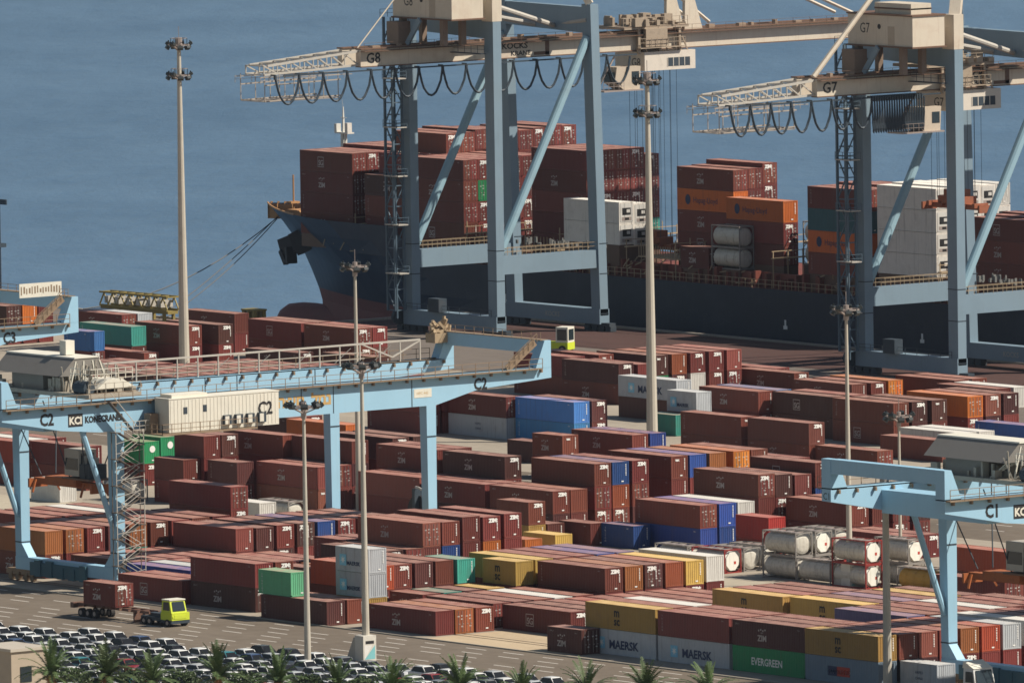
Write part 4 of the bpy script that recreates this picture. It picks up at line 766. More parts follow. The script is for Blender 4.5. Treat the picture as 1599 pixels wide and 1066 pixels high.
def sts(XC, num, trolley_y, cab_dy, ry=217.0):
    T = empty('quay_crane', (XC, ry, 0)); tag(T, None, 'crane')
    def P(bm, name, mats, parent=None, smooth=False):
        o = bm.build(name, mats, parent or T, smooth); return o
    G = 18.0; LX = 9.8
    for sx in (-1, 1):
        for yy in (0, G):
            lean = -1.0 if yy else 0.0
            x0, x1 = sx*LX - 1.0, sx*LX + 1.0
            b = MB(); zt = 46.5 if yy == 0 else 45.6
            b.hexa([(x0, yy-0.7, 2.2), (x1, yy-0.7, 2.2), (x1, yy+0.7, 2.2), (x0, yy+0.7, 2.2), (x0, yy-0.7+lean, zt), (x1, yy-0.7+lean, zt), (x1, yy+0.7+lean, zt), (x0, yy+0.7+lean, zt)])
            if sx > 0 and yy == 0: b.box(x0-0.4, x1+0.02, -0.78, 0.85, 44.0, 48.6, 1)
            leg = P(b, 'leg', [STSB, CREAM])
            c = MB(); z = 10.0 if sx < 0 else 12
            for zz in (8.0, 12.2, 2.4): c.box(x0-0.03, x1+0.03, yy-0.73, yy+0.73, zz, zz+0.12)
            P(c, 'flange', [STEELD], leg)
            g = MB()
            for k in range(4): g.box(sx*LX - 3.0 + k*1.6, sx*LX - 1.8 + k*1.6, yy-0.5, yy+0.5, 0.05, 0.75)
            g.box(sx*LX - 2.8, sx*LX + 2.8, yy-0.55, yy+0.55, 0.75, 1.2)
            P(g, 'bogie', [STEELD])
    for yy in (0, G):
        b = MB(); b.box(-LX-1.0, LX+1.0, yy-0.85, yy+0.85, 1.0, 3.1)
        if yy: b.text('KOCKS', (0, yy-0.87, 1.6), (1, 0, 0), (0, 0, 1), 1.0, 1)
        P(b, 'sill_beam', [STSB, GALV])
        b = MB(); y = yy - (1.0 if yy else 0); b.poly([(-LX+1.0, y-0.6, 42.2), (LX-1.0, y-0.6, 41.6), (LX-1.0, y-0.6, 45.2), (-LX+1.0, y-0.6, 45.4)], (0, 1.2, 0)); P(b, 'upper_beam', [STSB])
    for sx in (-1, 1):
        b = MB(); b.box(sx*LX-0.75, sx*LX+0.75, 0.7, G-0.7, 8.9, 11.4); bm = P(b, 'portal_beam', [STSB])
        b = MB(); rail_run(b, [(sx*LX+0.6, 0.8, 11.4), (sx*LX+0.6, G-0.8, 11.4)], 1.1, 1.6); rail_run(b, [(sx*LX-0.6, 0.8, 11.4), (sx*LX-0.6, G-0.8, 11.4)], 1.1, 1.6)
        P(b, 'walkway_railing', [RIGG], bm)
        b = MB(); b.tube([(sx*LX, 0.6, 11.8), (sx*LX, G-1.6, 41.0)], 0.62, 12); P(b, 'brace', [mat('brace_blue', (0.26, 0.40, 0.47), dirt=0.3, scale=0.2)], smooth=False)
        b = MB(); b.beam((sx*LX*1.0, 0, 46.5), (sx*2.2, 9.0, 66), 1.5, 1.2); b.beam((sx*LX, G-1.0, 45.6), (sx*2.2, 9.0, 66), 1.2, 1.0); P(b, 'a_frame_leg', [CREAM if sx > 0 else STSB])
        b = MB(); b.tube([(sx*LX, 0.8, 46), (sx*2.2, G-1.5, 42.4)], 0.35, 8); b.tube([(sx*2.0, G-1.2, 42.5), (sx*LX, G-1.6, 43.4)], 0.3, 8); P(b, 'tie_rod', [GALV])
    b = MB(); b.box(-3.5, 3.5, 8.0, 10.0, 65.5, 67.0); P(b, 'apex_beam', [CREAM])
    # double box boom, landside lattice tail to waterside tip
    Y0, YL, Y1 = -33.6, -17.5, 76.0; zt, zb = 40.6, 38.3
    for sx in (-1, 1):
        x0, x1 = (1.6, 2.7) if sx > 0 else (-2.7, -1.6)
        b = MB(); b.box(x0, x1, YL, Y1, zb, zt, 0); b.box(x0-0.15, x1+0.15, YL, Y1, zt, zt+0.16, 1); b.box(x0-0.15, x1+0.15, YL, Y1, zb-0.14, zb, 1)
        if sx > 0:
            b.text('G%d' % num, (x1+0.012, YL+2.2, zb+0.42), (0, 1, 0), (0, 0, 1), 2.0, 2, bold=0.02)
            b.text('KOCKS', (x1+0.012, 9.2, zb+1.22), (0, 1, 0), (0, 0, 1), 1.15, 2, bold=0.03, sx=1.2); b.text('KRANE', (x1+0.012, 10.2, zb+0.25), (0, 1, 0), (0, 0, 1), 0.9, 2, bold=0.03, sx=1.2)
            b.box(x1+0.005, x1+0.03, 14.5, 15.2, zb+0.1, zt-0.1, 1); b.box(x1+0.005, x1+0.03, 12.5, 15.2, zb+0.15, zb+0.6, 1)
        P(b, 'boom_girder', [CREAM, RUST, INK_D])
        b = MB(); x = sx*2.1
        b.beam((x, YL, zt-0.2), (x, Y0+0.6, 39.1), 0.3, 0.3); b.beam((x, YL, zb+0.2), (x, Y0, 37.9), 0.28, 0.28)
        for k in range(7):
            a, c = k/7, (k+1)/7; y_a, y_c = YL+(Y0-YL)*a, YL+(Y0-YL)*c
            ztop = lambda t: zt-0.2+(39.1-zt+0.2)*t
            zbot = lambda t: zb+0.2+(37.9-zb-0.2)*t
            b.beam((x, y_a, zbot(a)), (x, y_c, ztop(c)), 0.16, 0.16); b.beam((x, y_c, zbot(c)), (x, y_c, ztop(c)), 0.14, 0.14)
            if sx > 0: b.beam((2.1, y_c, ztop(c)), (-2.1, y_c, ztop(c)), 0.14, 0.14); b.beam((2.1, y_a, ztop(a)), (-2.1, y_c, ztop(c)), 0.12, 0.12); b.beam((2.1, y_c, zbot(c)), (-2.1, y_c, zbot(c)), 0.14, 0.14)
        P(b, 'boom_tail_lattice', [GALV])
    b = MB(); b.box(2.7, 3.7, YL, Y1, zt-0.25, zt-0.17); rail_run(b, [(3.6, YL, zt-0.17), (3.6, Y1, zt-0.17)], 1.1, 3.0, 0.04)
    P(b, 'boom_walkway', [RUST])
    rr = random.Random(num)
    for k in range(24):
        y = YL + 3 + k*3.7 + rr.uniform(-1, 1); P(MB().box(1.4, 2.2, y, y+rr.uniform(0.3, 1.4), zt+0.16, zt+rr.uniform(0.35, 0.8)), 'boom_fitting', [mat('rusty_fitting', (0.30, 0.22, 0.16), dirt=0.4)])
    b = MB()     # maintenance cage hung under the tail
    for x in (-2.8, 2.8):
        for z in (34.4, 36.6): b.beam((x, Y0-0.4, z-0.1), (x, Y0+12.5, z+0.15), 0.16, 0.16)
        b.beam((x, Y0-1.2, 37.6), (x, Y0+14.5, 37.4), 0.1, 0.1)
        for k in range(6): y = Y0 - 0.4 + k*2.5; b.beam((x, y, 34.3), (x, y, 38.0), 0.09, 0.09)
    for k in range(6): y = Y0 - 0.4 + k*2.5; b.beam((-2.8, y, 34.4), (2.8, y, 34.4), 0.09, 0.09)
    b.box(-2.8, 2.8, Y0-0.4, Y0+12.3, 34.2, 34.28)
    for x in (-3.0, 3.0):
        rail_run(b, [(x, Y0-1.2, 36.7), (x, Y0+13, 36.9)], 1.0, 2.4, 0.05)
    P(b, 'maintenance_cage', [mat('cage_metal', (0.38, 0.33, 0.28), dirt=0.4)])
    b = MB(); b.beam((3.9, Y0+2, zb-0.5), (3.9, trolley_y-3, zb-0.5), 0.14, 0.2)
    yv = Y0 + 0.6; loops = []
    tight = num == 7
    end = trolley_y - 5
    while yv < end - 1.0:
        w = 4.1 if not tight else (3.4 if yv < -11 else 0.42)
        d = 3.7 if w > 2 else 4.4
        b.tube([(3.9 + 0.06*(k % 2), yv + w*k/10, zb - 0.75 - d*(1 - (2*k/10-1)**2)**0.75) for k in range(11)], 0.17 if w > 1 else 0.12, 5, 0)
        b.box(3.7, 4.1, yv-0.12, yv+0.12, zb-1.0, zb-0.4); b.box(2.9, 4.0, yv-0.06, yv+0.06, zb-0.5, zb-0.3); yv += w
    P(b, 'festoon_cable', [STEELD])
    # machinery house over the landside legs
    b = MB(); hx0, hx1, hy0, hy1 = -3.0, 10.6, -7.6, -2.2
    b.box(hx0, hx1, hy0, hy1, 44.6, 48.6, 0); b.box(hx0-0.2, hx1+0.2, hy0-0.2, hy1+0.2, 44.4, 44.62, 1); b.box(hx0-0.15, hx1+0.15, hy0-0.15, hy1+0.15, 48.6, 48.8, 1)
    b.box(hx0+4.5, hx1-1.5, hy0+1, hy1-1, 48.8, 50.2, 0); b.box(hx0+4.5, hx1-1.5, hy0+0.9, hy1-0.9, 49.4, 49.6, 1)
    b.text('G%d' % num, (hx0+3.6, hy0-0.012, 46.2), (1, 0, 0), (0, 0, 1), 1.9, 2, sx=0.9); b.tube([(hx0+6.6, hy0-0.03, 47.1), (hx0+6.6, hy0+0.1, 47.1)], 0.35, 10, 2)
    h = P(b, 'machinery_house', [CREAM, RUST, INK_D])
    b = MB(); b.box(hx0+8.4, hx0+9.8, hy0-0.02, hy0+0.05, 44.7, 47.2); P(b, 'door', [mat('cream_door', (0.42, 0.35, 0.27), dirt=0.2)], h)
    for x, y in ((hx0+1, hy0+1), (hx1-3.5, hy0+1.2), (hx0+1, hy1-1), (hx1-3.5, hy1-1)): P(MB().box(x-0.4, x+0.4, y-0.4, y+0.4, zt+0.2, 44.4), 'house_support', [mat('support_brown', (0.22, 0.16, 0.12), dirt=0.4)])
    P(MB().box(hx0+0.5, hx0+3.2, hy0-1.5, hy0+0.6, zt+0.3, zt+3.4), 'cable_drum_housing', [mat('support_brown', (0.22, 0.16, 0.12))]); P(MB().beam((hx0+4, hy0-0.6, zt+0.3), (hx0+7, hy0-0.6, 44.4), 0.3, 0.8), 'access_stair', [STSB])
    b = MB(); rail_run(b, [(hx0-1, hy0-1.5, 44.5), (hx0-1, hy1+1, 44.5)], 1.1, 1.2, 0.05); rail_run(b, [(-LX, -1.5, 39.6), (LX, -1.5, 39.6)], 1.1, 1.5, 0.05); b.box(-LX, LX, -2.1, -1.2, 39.5, 39.6)
    P(b, 'house_railing', [STEELD], h)
    b = MB()
    b.tube([(1.2, YL+0.6, zt+0.2), (1.2, 8.8, 66.5)], 0.36 if num == 7 else 0.10, 6)
    for sx in (-1, 1): b.tube([(sx*2.1, 44, zt+1.0), (sx*2.2, 9.2, 66.5)], 0.25, 6); b.tube([(sx*2.1, 70, zt+1.0), (sx*2.2, 9.2, 66.5)], 0.25, 6)
    P(b, 'stay_rod', [CREAM])
    b = MB()
    for sx in (-1, 1): b.poly([(sx*2.1-0.3, 39.4, zt+0.1), (sx*2.1-0.3, 42.6, zt+0.1), (sx*2.1-0.3, 41.0, zt+5.2), (sx*2.1-0.3, 39.6, zt+5.2)], (0.6, 0, 0))
    P(b, 'stay_bracket', [CREAM])
    # trolley with suspended cab
    ty = trolley_y; b = MB(); rr = random.Random(num*3)
    b.box(-3.6, 3.6, ty-5.0, ty+6.5, zt+0.6, zt+1.0)
    for k in range(34):
        x, y = rr.uniform(-3.2, 3.2), rr.uniform(ty-4.6, ty+5.6); b.box(x, x+rr.uniform(0.3, 1.6), y, y+rr.uniform(0.3, 1.6), zt+1.0, zt+rr.uniform(1.2, 2.5))
    rail_run(b, [(3.5, ty-5, zt+1.0), (3.5, ty+6.4, zt+1.0)], 1.2, 1.4, 0.06)
    for y in (ty-2.2, ty+1.5, ty+5.0):
        b.box(3.1, 3.5, y-0.2, y+0.2, zb-0.6, zt+0.8); b.beam((3.3, y, zt+0.4), (3.4, y+1.4, zb-0.4), 0.16, 0.16)
    rail_run(b, [(4.2, ty-2.6, zb+0.4), (4.2, ty+5.4, zb+0.4)], 1.2, 0.9, 0.06); b.box(3.2, 4.3, ty-2.6, ty+5.4, zb+0.2, zb+0.3); b.box(3.3, 4.0, ty-1.4, ty+2.4, zb+0.4, zt+0.6)
    tr = P(b, 'trolley', [mat('trolley_buff', (0.34, 0.27, 0.20), dirt=0.5, scale=1.2)])
    b = MB(); b.box(-3.2, 3.6, ty-1.4, ty+7.6, zb-3.0, zb-0.35, 0); b.box(3.605, 3.63, ty+2.6, ty+6.6, zb-2.5, zb-1.3, 2)
    for k in range(5): b.box(3.61, 3.66, ty+2.6+k*1.0, ty+2.7+k*1.0, zb-2.5, zb-1.3, 0)
    b.text('G%d' % num, (1.6, ty-1.412, zb-2.4), (1, 0, 0), (0, 0, 1), 1.7, 1)
    P(b, 'electric_box', [mat('box_white', (0.62, 0.56, 0.48), dirt=0.3), INK_D, STEELD], tr)
    b = MB(); cy = ty + cab_dy
    b.poly([(1.2, cy-2.0, zb-2.2), (1.2, cy+2.2, zb-2.2), (1.2, cy+2.0, zb-5.4), (1.2, cy-0.8, zb-5.4), (1.2, cy-2.4, zb-4.4)], (2.6, 0, 0), 0)
    b.box(3.8, 3.83, cy+0.6, cy+1.9, zb-4.4, zb-2.9, 1); b.quad((1.4, cy-2.25, zb-2.9), (3.6, cy-2.25, zb-2.9), (3.6, cy-2.45, zb-4.3), (1.4, cy-2.45, zb-4.3), 1)
    b.box(0.8, 4.2, cy-4.6, cy+2.4, zb-5.6, zb-5.4, 2); rail_run(b, [(4.1, cy-4.6, zb-5.4), (4.1, cy-1.0, zb-5.4)], 1.1, 0.8, 0.05, m=2); b.beam((2, cy-4, zb-5.2), (2, cy-1, zb-0.8), 0.2, 0.2, 2)
    P(b, 'operator_cab', [mat('cab_beige', (0.50, 0.42, 0.33), dirt=0.3), GLASS, BARE], tr)
    b = MB()
    for x in (-2.6, -1.4, 1.0, 2.4):
        for dy in (-0.9, 0.4, 2.4, 3.6): b.tube([(x, ty+1.5+dy, zb-3.0), (x, ty+1.5+dy, 23.5 if num == 7 else 11.5)], 0.035, 4)
    P(b, 'hoist_rope', [STEELD], tr)
    zs = 22.4 if num == 7 else 10.4
    b = MB(); cy = ty + 2.8; b.box(-6.0, 6.0, cy-0.5, cy+0.5, zs-0.4, zs+0.3); b.box(-2.6, 2.6, cy-1.2, cy+1.2, zs+0.3, zs+1.3); b.box(-1.6, 1.6, cy-1.0, cy+1.0, zs+1.3, zs+2.2)
    for x in (-6.1, 5.8): b.box(x, x+0.35, cy-1.22, cy+1.22, zs-0.7, zs+0.3)
    for x in (-5, -2.4, 2.0, 4.6): b.box(x, x+0.5, cy-1.2, cy+1.2, zs-0.1, zs+0.5)
    P(b, 'spreader', [mat('spreader_rust', (0.30, 0.10, 0.05), dirt=0.5, scale=1.2)], tr)
    # ladder and lift tower beside the left landside leg
    b = MB(); tx, tyy = -LX-0.6, -2.3
    for x in (tx-0.9, tx+0.9):
        for y in (tyy-0.8, tyy+0.8): b.box(x-0.15, x+0.15, y-0.15, y+0.15, 3, 44)
    for k in range(14):
        z = 3 + k*2.9; s = 1 if k % 2 else -1
        b.beam((tx-0.9*s, tyy-0.8, z), (tx+0.9*s, tyy-0.8, z+2.9), 0.15, 0.15); b.beam((tx+0.9, tyy-0.8*s, z), (tx+0.9, tyy+0.8*s, z+2.9), 0.13, 0.13); b.box(tx-0.7, tx+0.7, tyy-0.6, tyy+0.6, z+1.2, z+1.35)
        b.box(tx-1.0, tx+1.0, tyy-0.87, tyy-0.73, z, z+0.14); b.box(tx+0.82, tx+0.98, tyy-0.8, tyy+0.8, z, z+0.14)
    for z in (8.2, 15.0, 21.8, 28.6, 35.4):
        b.box(tx-0.6, tx+2.6, tyy-1.4, tyy+0.4, z, z+0.14, 1); rail_run(b, [(tx-0.6, tyy-1.4, z), (tx+2.6, tyy-1.4, z), (tx+2.6, tyy+0.4, z)], 1.1, 1.3, 0.06, m=0)
    b.tube([(tx+1.5, tyy-1.0, 2), (tx+1.5, tyy-1.0, 24)], 0.13, 8, 0)
    P(b, 'ladder_tower', [mat('tower_blue', (0.085, 0.13, 0.17), dirt=0.3), GALV])
    b = MB()     # cable reel and stairs at quay level
    b.tube([(-LX-1.9, -1.2, 2.0), (-LX-1.3, -1.2, 2.0)], 1.1, 16); b.box(-4, -1.5, -1.6, -0.2, 3.1, 5.0); rail_run(b, [(-LX, -1.0, 3.1), (LX, -1.0, 3.1)], 0.9, 2.2, 0.05)
    P(b, 'ground_equipment', [STEELD])
    b = MB(); rr = random.Random(num*5)
    for k in range(46):
        x = rr.uniform(-LX+1, LX-1); y = rr.uniform(G-2, G+2); b.box(x, x+rr.uniform(.1, .5), y, y+rr.uniform(.1, .5), 11.4, 11.4+rr.uniform(0.2, 1.0))
    P(b, 'waterside_gear', [mat('gear_grey', (0.16, 0.16, 0.15), dirt=0.4)])
    return T
g8 = sts(-274.3, 8, 32.7, -4.5)
g8['label'] = 'quay crane G8 on grey-blue legs, its cream boom crossing the ship bow'
g7 = sts(-173.3, 7, 5.4, -5.0)
g7['label'] = 'quay crane G7 on grey-blue legs at the right edge, nearer the viewer'
for o in (g7, g8): o['group'] = 'quay cranes along the ship'
# ------------------------------------------------------------------ rail mounted gantry cranes over the stacks
RMGB = mat('gantry_light_blue', (0.30, 0.50, 0.64), rough=0.5, var=0.08, dirt=0.16, dirtcol=(0.25, 0.33, 0.37), scale=0.25, streak=0.18)
RMGR = mat('walkway_brown', (0.24, 0.17, 0.11), dirt=0.4, scale=1.0)
HOUSE = mat('house_white', (0.66, 0.63, 0.54), dirt=0.25, dirtcol=(0.4, 0.33, 0.24), streak=0.25, scale=0.5)
ROOFG = mat('house_grey_shade', (0.20, 0.185, 0.165), dirt=0.3)  # grey of the winch house body, also shade painted onto its roof slopes
def rmg(X0, dy, num, trolley_y, name_full):
    T = empty('gantry_crane', (X0, dy, 0)); tag(T, None, 'crane')
    def P(bm, name, mats, parent=None): return bm.build(name, mats, parent or T)
    DX = 18.6; YA, YB = -21.4, 22.3; zb, zt = 18.2, 21.5
    rr = random.Random(num)
    for s, x1 in ((0, 0.0), (1, -DX)):      # front girder (+X face lit) and back girder
        x0 = x1 - 1.5; b = MB()
        prof = [(-37.3, 20.2), (-29.3, 18.7), (-24, zb), (23, zb), (29, 19.6), (39.6, 20.3), (39.6, zt), (-37.3, zt+0.1)]
        b.poly([(x0, y, z) for y, z in prof], (1.5, 0, 0), 0)
        for y in (-14.0, 4.0, 19.6, 8.5): b.box(x1+0.003, x1+0.03, y-0.05, y+0.05, zb+0.02, zt, 1)
        if s == 0:
            b.text('C%d' % num, (x1+0.02, -31.2, 19.45), (0, 1, 0), (0, 0, 1), 1.85, 2, sx=0.85, bold=0.035); b.text('C%d' % num, (x1+0.02, 29.4, 19.6), (0, 1, 0), (0, 0, 1), 1.85, 2, sx=0.85, bold=0.035)
            b.box(x1+0.004, x1+0.02, -28.3, -26.3, 19.05, 20.5, 2); b.text('KCI', (x1+0.03, -27.3, 19.35), (0, 1, 0), (0, 0, 1), 1.15, 3, sx=0.95, bold=0.04)
            b.text('KONECRANES', (x1+0.02, -26.0, 19.4), (0, 1, 0), (0, 0, 1), 1.0, 2, 'L', sx=0.80, bold=0.05)
            b.text('\u05d4\u05e4\u05d9\u05d7  \u05dc\u05de\u05e0', (x1+0.02, 4.4, 19.35), (0, 1, 0), (0, 0, 1), 1.75, 4, sx=1.02, bold=0.045)
            b.box(x1+0.004, x1+0.03, 19.9, 22.4, 19.2, 20.2, 3); b.text('HPC 442', (x1+0.04, 21.1, 19.55), (0, 1, 0), (0, 0, 1), 0.45, 4)
        else: b.text('C%d' % num, (x1-0.75, -37.32, 20.4), (1, 0, 0), (0, 0, 1), 1.0, 2)
        g = P(b, 'girder', [RMGB, STEELD, INK_D, HOUSE, INK_O])
        b = MB()
        xx = x1 + 0.75 if s == 0 else x1 - 2.3
        b.box(min(xx, x1), max(xx, x1), -37.2, 37.8, zt-0.1, zt+0.02); rail_run(b, [(xx, -37.2, zt), (xx, 37.8, zt)], 1.15, 1.9, 0.06)
        for k in range(32): b.box(x1, x1+0.4, -36.5+k*2.4, -36.3+k*2.4, zt-0.5, zt-0.1)
        P(b, 'walkway', [RMGR], g)
        b = MB(); b.box(x0+0.6, x0+0.9, -36, 38, zt, zt+0.15); P(b, 'trolley_rail', [STEELD], g)
    for x1 in (0.0, -DX):                    # raised end frames
        for y0, sgn in ((38.6, 1), (-36.3, -1)):
            b = MB(); yo = y0 + sgn*1.0
            b.poly([(x1-1.5, yo, zt-0.02), (x1-1.5, yo - sgn*2.2, zt-0.02), (x1-1.5, yo - sgn*0.9, zt+3.1), (x1-1.5, yo, zt+3.1)], (1.5, 0, 0)); P(b, 'end_post', [RMGB])
    for yc in (39.0, -36.7):
        b = MB(); b.box(-DX, -1.5, yc-0.55, yc+0.55, zt+1.6, zt+3.1); P(b, 'end_tie_beam', [RMGB])
        if yc > 0:
            b = MB(); rail_run(b, [(-DX, yc-0.5, zt+3.1), (-0.5, yc-0.5, zt+3.1)], 0.9, 1.8, 0.05); b.beam((-0.4, yc-5.5, zt+0.1), (-0.4, yc-1.4, zt+3.0), 0.15, 0.9); rail_run(b, [(0, yc-5.5, zt+0.1), (0, yc-1.4, zt+3.0)], 1.0, 0.8, 0.06); b.box(-DX, -0.4, yc-0.6, yc+0.5, zt+3.1, zt+3.18); P(b, 'access_stair', [RMGR])
    b = MB(); b.box(-DX, -1.5, -30.6, -27.8, 18.6, 21.0); P(b, 'cross_beam', [RMGB])
    for y in (YA, YB):
        for x1 in (0.0, -DX):
            b = MB(); b.hexa([(x1-1.2, y-0.55, 2.8), (x1, y-0.55, 2.8), (x1, y+0.6, 2.8), (x1-1.2, y+0.6, 2.8), (x1-1.35, y-0.65, zb), (x1, y-0.65, zb), (x1, y+0.7, zb), (x1-1.35, y+0.7, zb)])
            b.poly([(x1 + (0 if x1 < -1 else -1.2), y-0.54, 2.81), (x1 + (1.3 if x1 < -1 else -2.5), y-0.54, 2.81), (x1 + (0 if x1 < -1 else -1.2), y-0.54, 4.3)], (0, 1.1, 0))
            leg = P(b, 'leg', [RMGB])
            b = MB(); b.box(x1-1.3, x1+0.04, y-0.6, y+0.64, 14.6, 14.75); b.box(x1-1.3, x1+0.04, y-0.6, y+0.64, 4.4, 4.52); P(b, 'flange', [STEELD], leg)
            b = MB()
            for k in (-2.6, -1.3, 0.3, 1.6): b.tube([(x1-0.6+k+0.4, y-0.25, 0.42), (x1-0.6+k+0.4, y+0.25, 0.42)], 0.4, 10); b.box(x1-0.7+k, x1+0.5+k, y-0.45, y+0.45, 0.75, 1.25)
            b.box(x1-3.0, x1+2.0, y-0.5, y+0.5, 1.05, 1.38); P(b, 'bogie', [RMGR])
            if y < 0: b = MB(); b.tube([(x1-0.6, y-0.6, 7.4), (x1-0.6, y-4.6, zb+0.2)], 0.33, 8); P(b, 'brace', [RMGB])
        b = MB(); b.box(-DX-1.2, 0.0, y-0.62, y+0.62, 1.38, 2.8); P(b, 'sill_beam', [RMGB])
    b = MB(); b.box(-DX+2.0, -6.0, YA-0.9, YA-0.7, 0.9, 2.4)
    for k in range(5): b.box(-DX+3+k*2.2, -DX+4.2+k*2.2, YA-1.0, YA-0.7, 0.8, 2.0+rr.uniform(0, .7))
    P(b, 'drive_cabinet', [mat('cabinet_teal', (0.05, 0.12, 0.15), dirt=0.3)])
    # electrical house hung on the front girder
    b = MB(); b.box(0.9, 3.6, -17.0, -1.8, 17.9, 21.6, 0); b.box(0.85, 3.65, -17.05, -1.75, 21.6, 21.72, 0); b.box(1.1, 3.3, -16.4, -11.5, 21.72, 22.1, 0)
    for k in range(30): b.box(3.6, 3.63, -16.8+k*0.5, -16.72+k*0.5, 18.1, 21.5, 0)
    for y, z in ((-15.0, 19.9), (-12.3, 20.0)): b.box(3.6, 3.65, y, y+0.5, z, z+0.75, 1)
    for k in range(4): b.box(3.6, 3.95, -9.6+k*1.6, -8.6+k*1.6, 18.3, 19.4, 1); b.box(3.95, 3.97, -9.5+k*1.6, -8.95+k*1.6, 18.4, 19.3, 0)
    b.text('C%d' % num, (3.66, -3.7, 19.2), (0, 1, 0), (0, 0, 1), 2.0, 2, sx=0.85, bold=0.02)
    eh = P(b, 'electrical_house', [HOUSE, STEELD, INK_D])
    b = MB(); b.box(0.3, 4.6, -18.6, -5.5, 17.7, 17.85); rail_run(b, [(4.5, -18.6, 17.85), (4.5, -5.5, 17.85)], 1.1, 1.3, 0.06); rail_run(b, [(0.4, -18.6, 17.85), (4.5, -18.6, 17.85)], 1.1, 1.0, 0.06); b.box(0.6, 1.8, -18.3, -17.2, 17.9, 20.0)
    P(b, 'house_platform', [RMGR], eh)
    # trolley with winch house, glazed cab and spreader hung on ropes
    ty = trolley_y; b = MB()
    b.box(-DX-1.0, 0.3, ty-3.6, ty+3.6, zt+0.5, zt+0.95); rail_run(b, [(0.2, ty-3.6, zt+0.95), (0.2, ty+3.6, zt+0.95)], 1.2, 1.2, 0.06)
    for k in range(60):
        x, y = rr.uniform(-DX, -0.6), rr.uniform(ty-3.2, ty+2.8); b.box(x, x+rr.uniform(0.2, 1.1), y, y+rr.uniform(0.2, 1.1), zt+0.95, zt+rr.uniform(1.2, 2.6))
    for k in range(22):
        x, y = rr.uniform(-6, 0), rr.uniform(ty-3.2, ty+3); b.beam((x, y, zt+1), (x+rr.uniform(-1, 1), y+rr.uniform(-1, 1), zt+rr.uniform(2, 4.4)), 0.14, 0.14)
    tr = P(b, 'trolley', [mat('trolley_grey', (0.36, 0.32, 0.26), dirt=0.5, scale=1.3)])
    b = MB(); hx0, hx1 = -DX+1.0, -5.0
    b.box(hx0+1.5, hx1-5.0, ty-2.6, ty+2.8, zt+0.95, zt+3.2, 0)
    b.poly([(hx0-1.0, ty-3.5, zt+2.7), (hx0-1.0, ty+3.6, zt+2.7), (hx0-1.0, ty+1.7, zt+4.6), (hx0-1.0, ty-1.5, zt+4.6)], (hx1-hx0+0.6, 0, 0), 0)  # slopes coloured grey to carry the shade of the near side
    b.poly([(hx0-1.1, ty-1.6, zt+4.6), (hx0-1.1, ty+1.8, zt+4.6), (hx0-1.1, ty+1.7, zt+4.74), (hx0-1.1, ty-1.5, zt+4.74)], (hx1-hx0+0.8, 0, 0), 1)  # white cap: the sunlit top edge put into the colour
    b.poly([(-4.4, ty-1.8, zt+1.5), (-4.4, ty+3.4, zt+1.5), (-4.4, ty+1.6, zt+2.5), (-4.4, ty-0.4, zt+2.5)], (3.8, 0, 0), 1)
    for q in (-2.2, -0.4, 1.6, 3.2): b.beam((hx1-0.4, ty+q, zt+0.95), (hx1-0.4, ty+q*0.6, zt+4.3), 0.14, 0.14, 1); b.beam((hx1-0.3, ty+q, zt+1.0), (-3.0, ty+q*0.7, zt+2.6), 0.12, 0.12, 1); b.beam((hx1-3.5, ty-2.9, zt+0.95), (hx1-0.4, ty+q*0.5, zt+4.0), 0.1, 0.1, 1)
    rail_run(b, [(-4.6, ty-2.6, zt+2.5), (-0.8, ty-2.6, zt+2.5), (-0.8, ty+3.2, zt+2.5)], 1.2, 0.9, 0.07, m=1); b.box(-9.5, -8.3, ty-0.6, ty+0.6, zt+4.8, zt+6.4, 1) if num == 2 else None
    P(b, 'winch_house', [ROOFG, HOUSE], tr)
    b = MB(); b.tube([(-3.2, ty-2.6, zt+1.6), (-1.0, ty-2.6, zt+1.6)], 0.8, 10); b.tube([(-6, ty+3.0, zt+1.5), (-3, ty+3.0, zt+1.5)], 0.6, 10); P(b, 'winch_drum', [STEELD], tr)
    cz = 12.2; b = MB()
    b.box(-8.4, -5.6, ty-1.0, ty+1.4, cz+0.6, cz+3.6, 0); b.box(-5.62, -5.56, ty-0.7, ty+1.1, cz+1.4, cz+3.2, 1); b.box(-8.2, -5.8, ty-1.04, ty-0.98, cz+1.3, cz+2.6, 1); b.box(-5.5, -3.6, ty-1.0, ty+1.4, cz+0.4, cz+2.0, 3); b.box(-8.6, -3.2, ty-1.3, ty+1.7, cz+0.2, cz+0.4, 2)
    b.box(-5.4, -5.1, ty-0.6, ty-0.2, cz+2.0, cz+2.9, 0); b.box(-4.6, -4.2, ty+0.4, ty+0.8, cz+2.0, cz+2.7, 0)
    P(b, 'operator_cab', [mat('cab_grey', (0.40, 0.37, 0.33), dirt=0.25), GLASS, RUST, STEELD], tr)
    b = MB()
    for (x, y), (x2, y2) in zip(((-16, 3.4), (-16, -3.4), (-2, 3.4), (-2, -3.4), (-9, 3.4), (-9, -3.4)), ((-13, 1), (-13, -1), (-4.4, 1), (-4.4, -1), (-8, .6), (-8, -.6))): b.tube([(x, ty+y, zt-0.2), (x2, ty+y2, cz+0.4)], 0.07, 4)
    P(b, 'hoist_rope', [STEELD], tr)
    b = MB(); b.box(-15.2, -3.0, ty-0.5, ty+0.5, cz-0.8, cz-0.1); b.box(-12.0, -6.0, ty-1.2, ty+1.2, cz-0.6, cz+0.3)
    for x in (-15.3, -3.2): b.box(x, x+0.3, ty-1.25, ty+1.25, cz-1.2, cz-0.2)
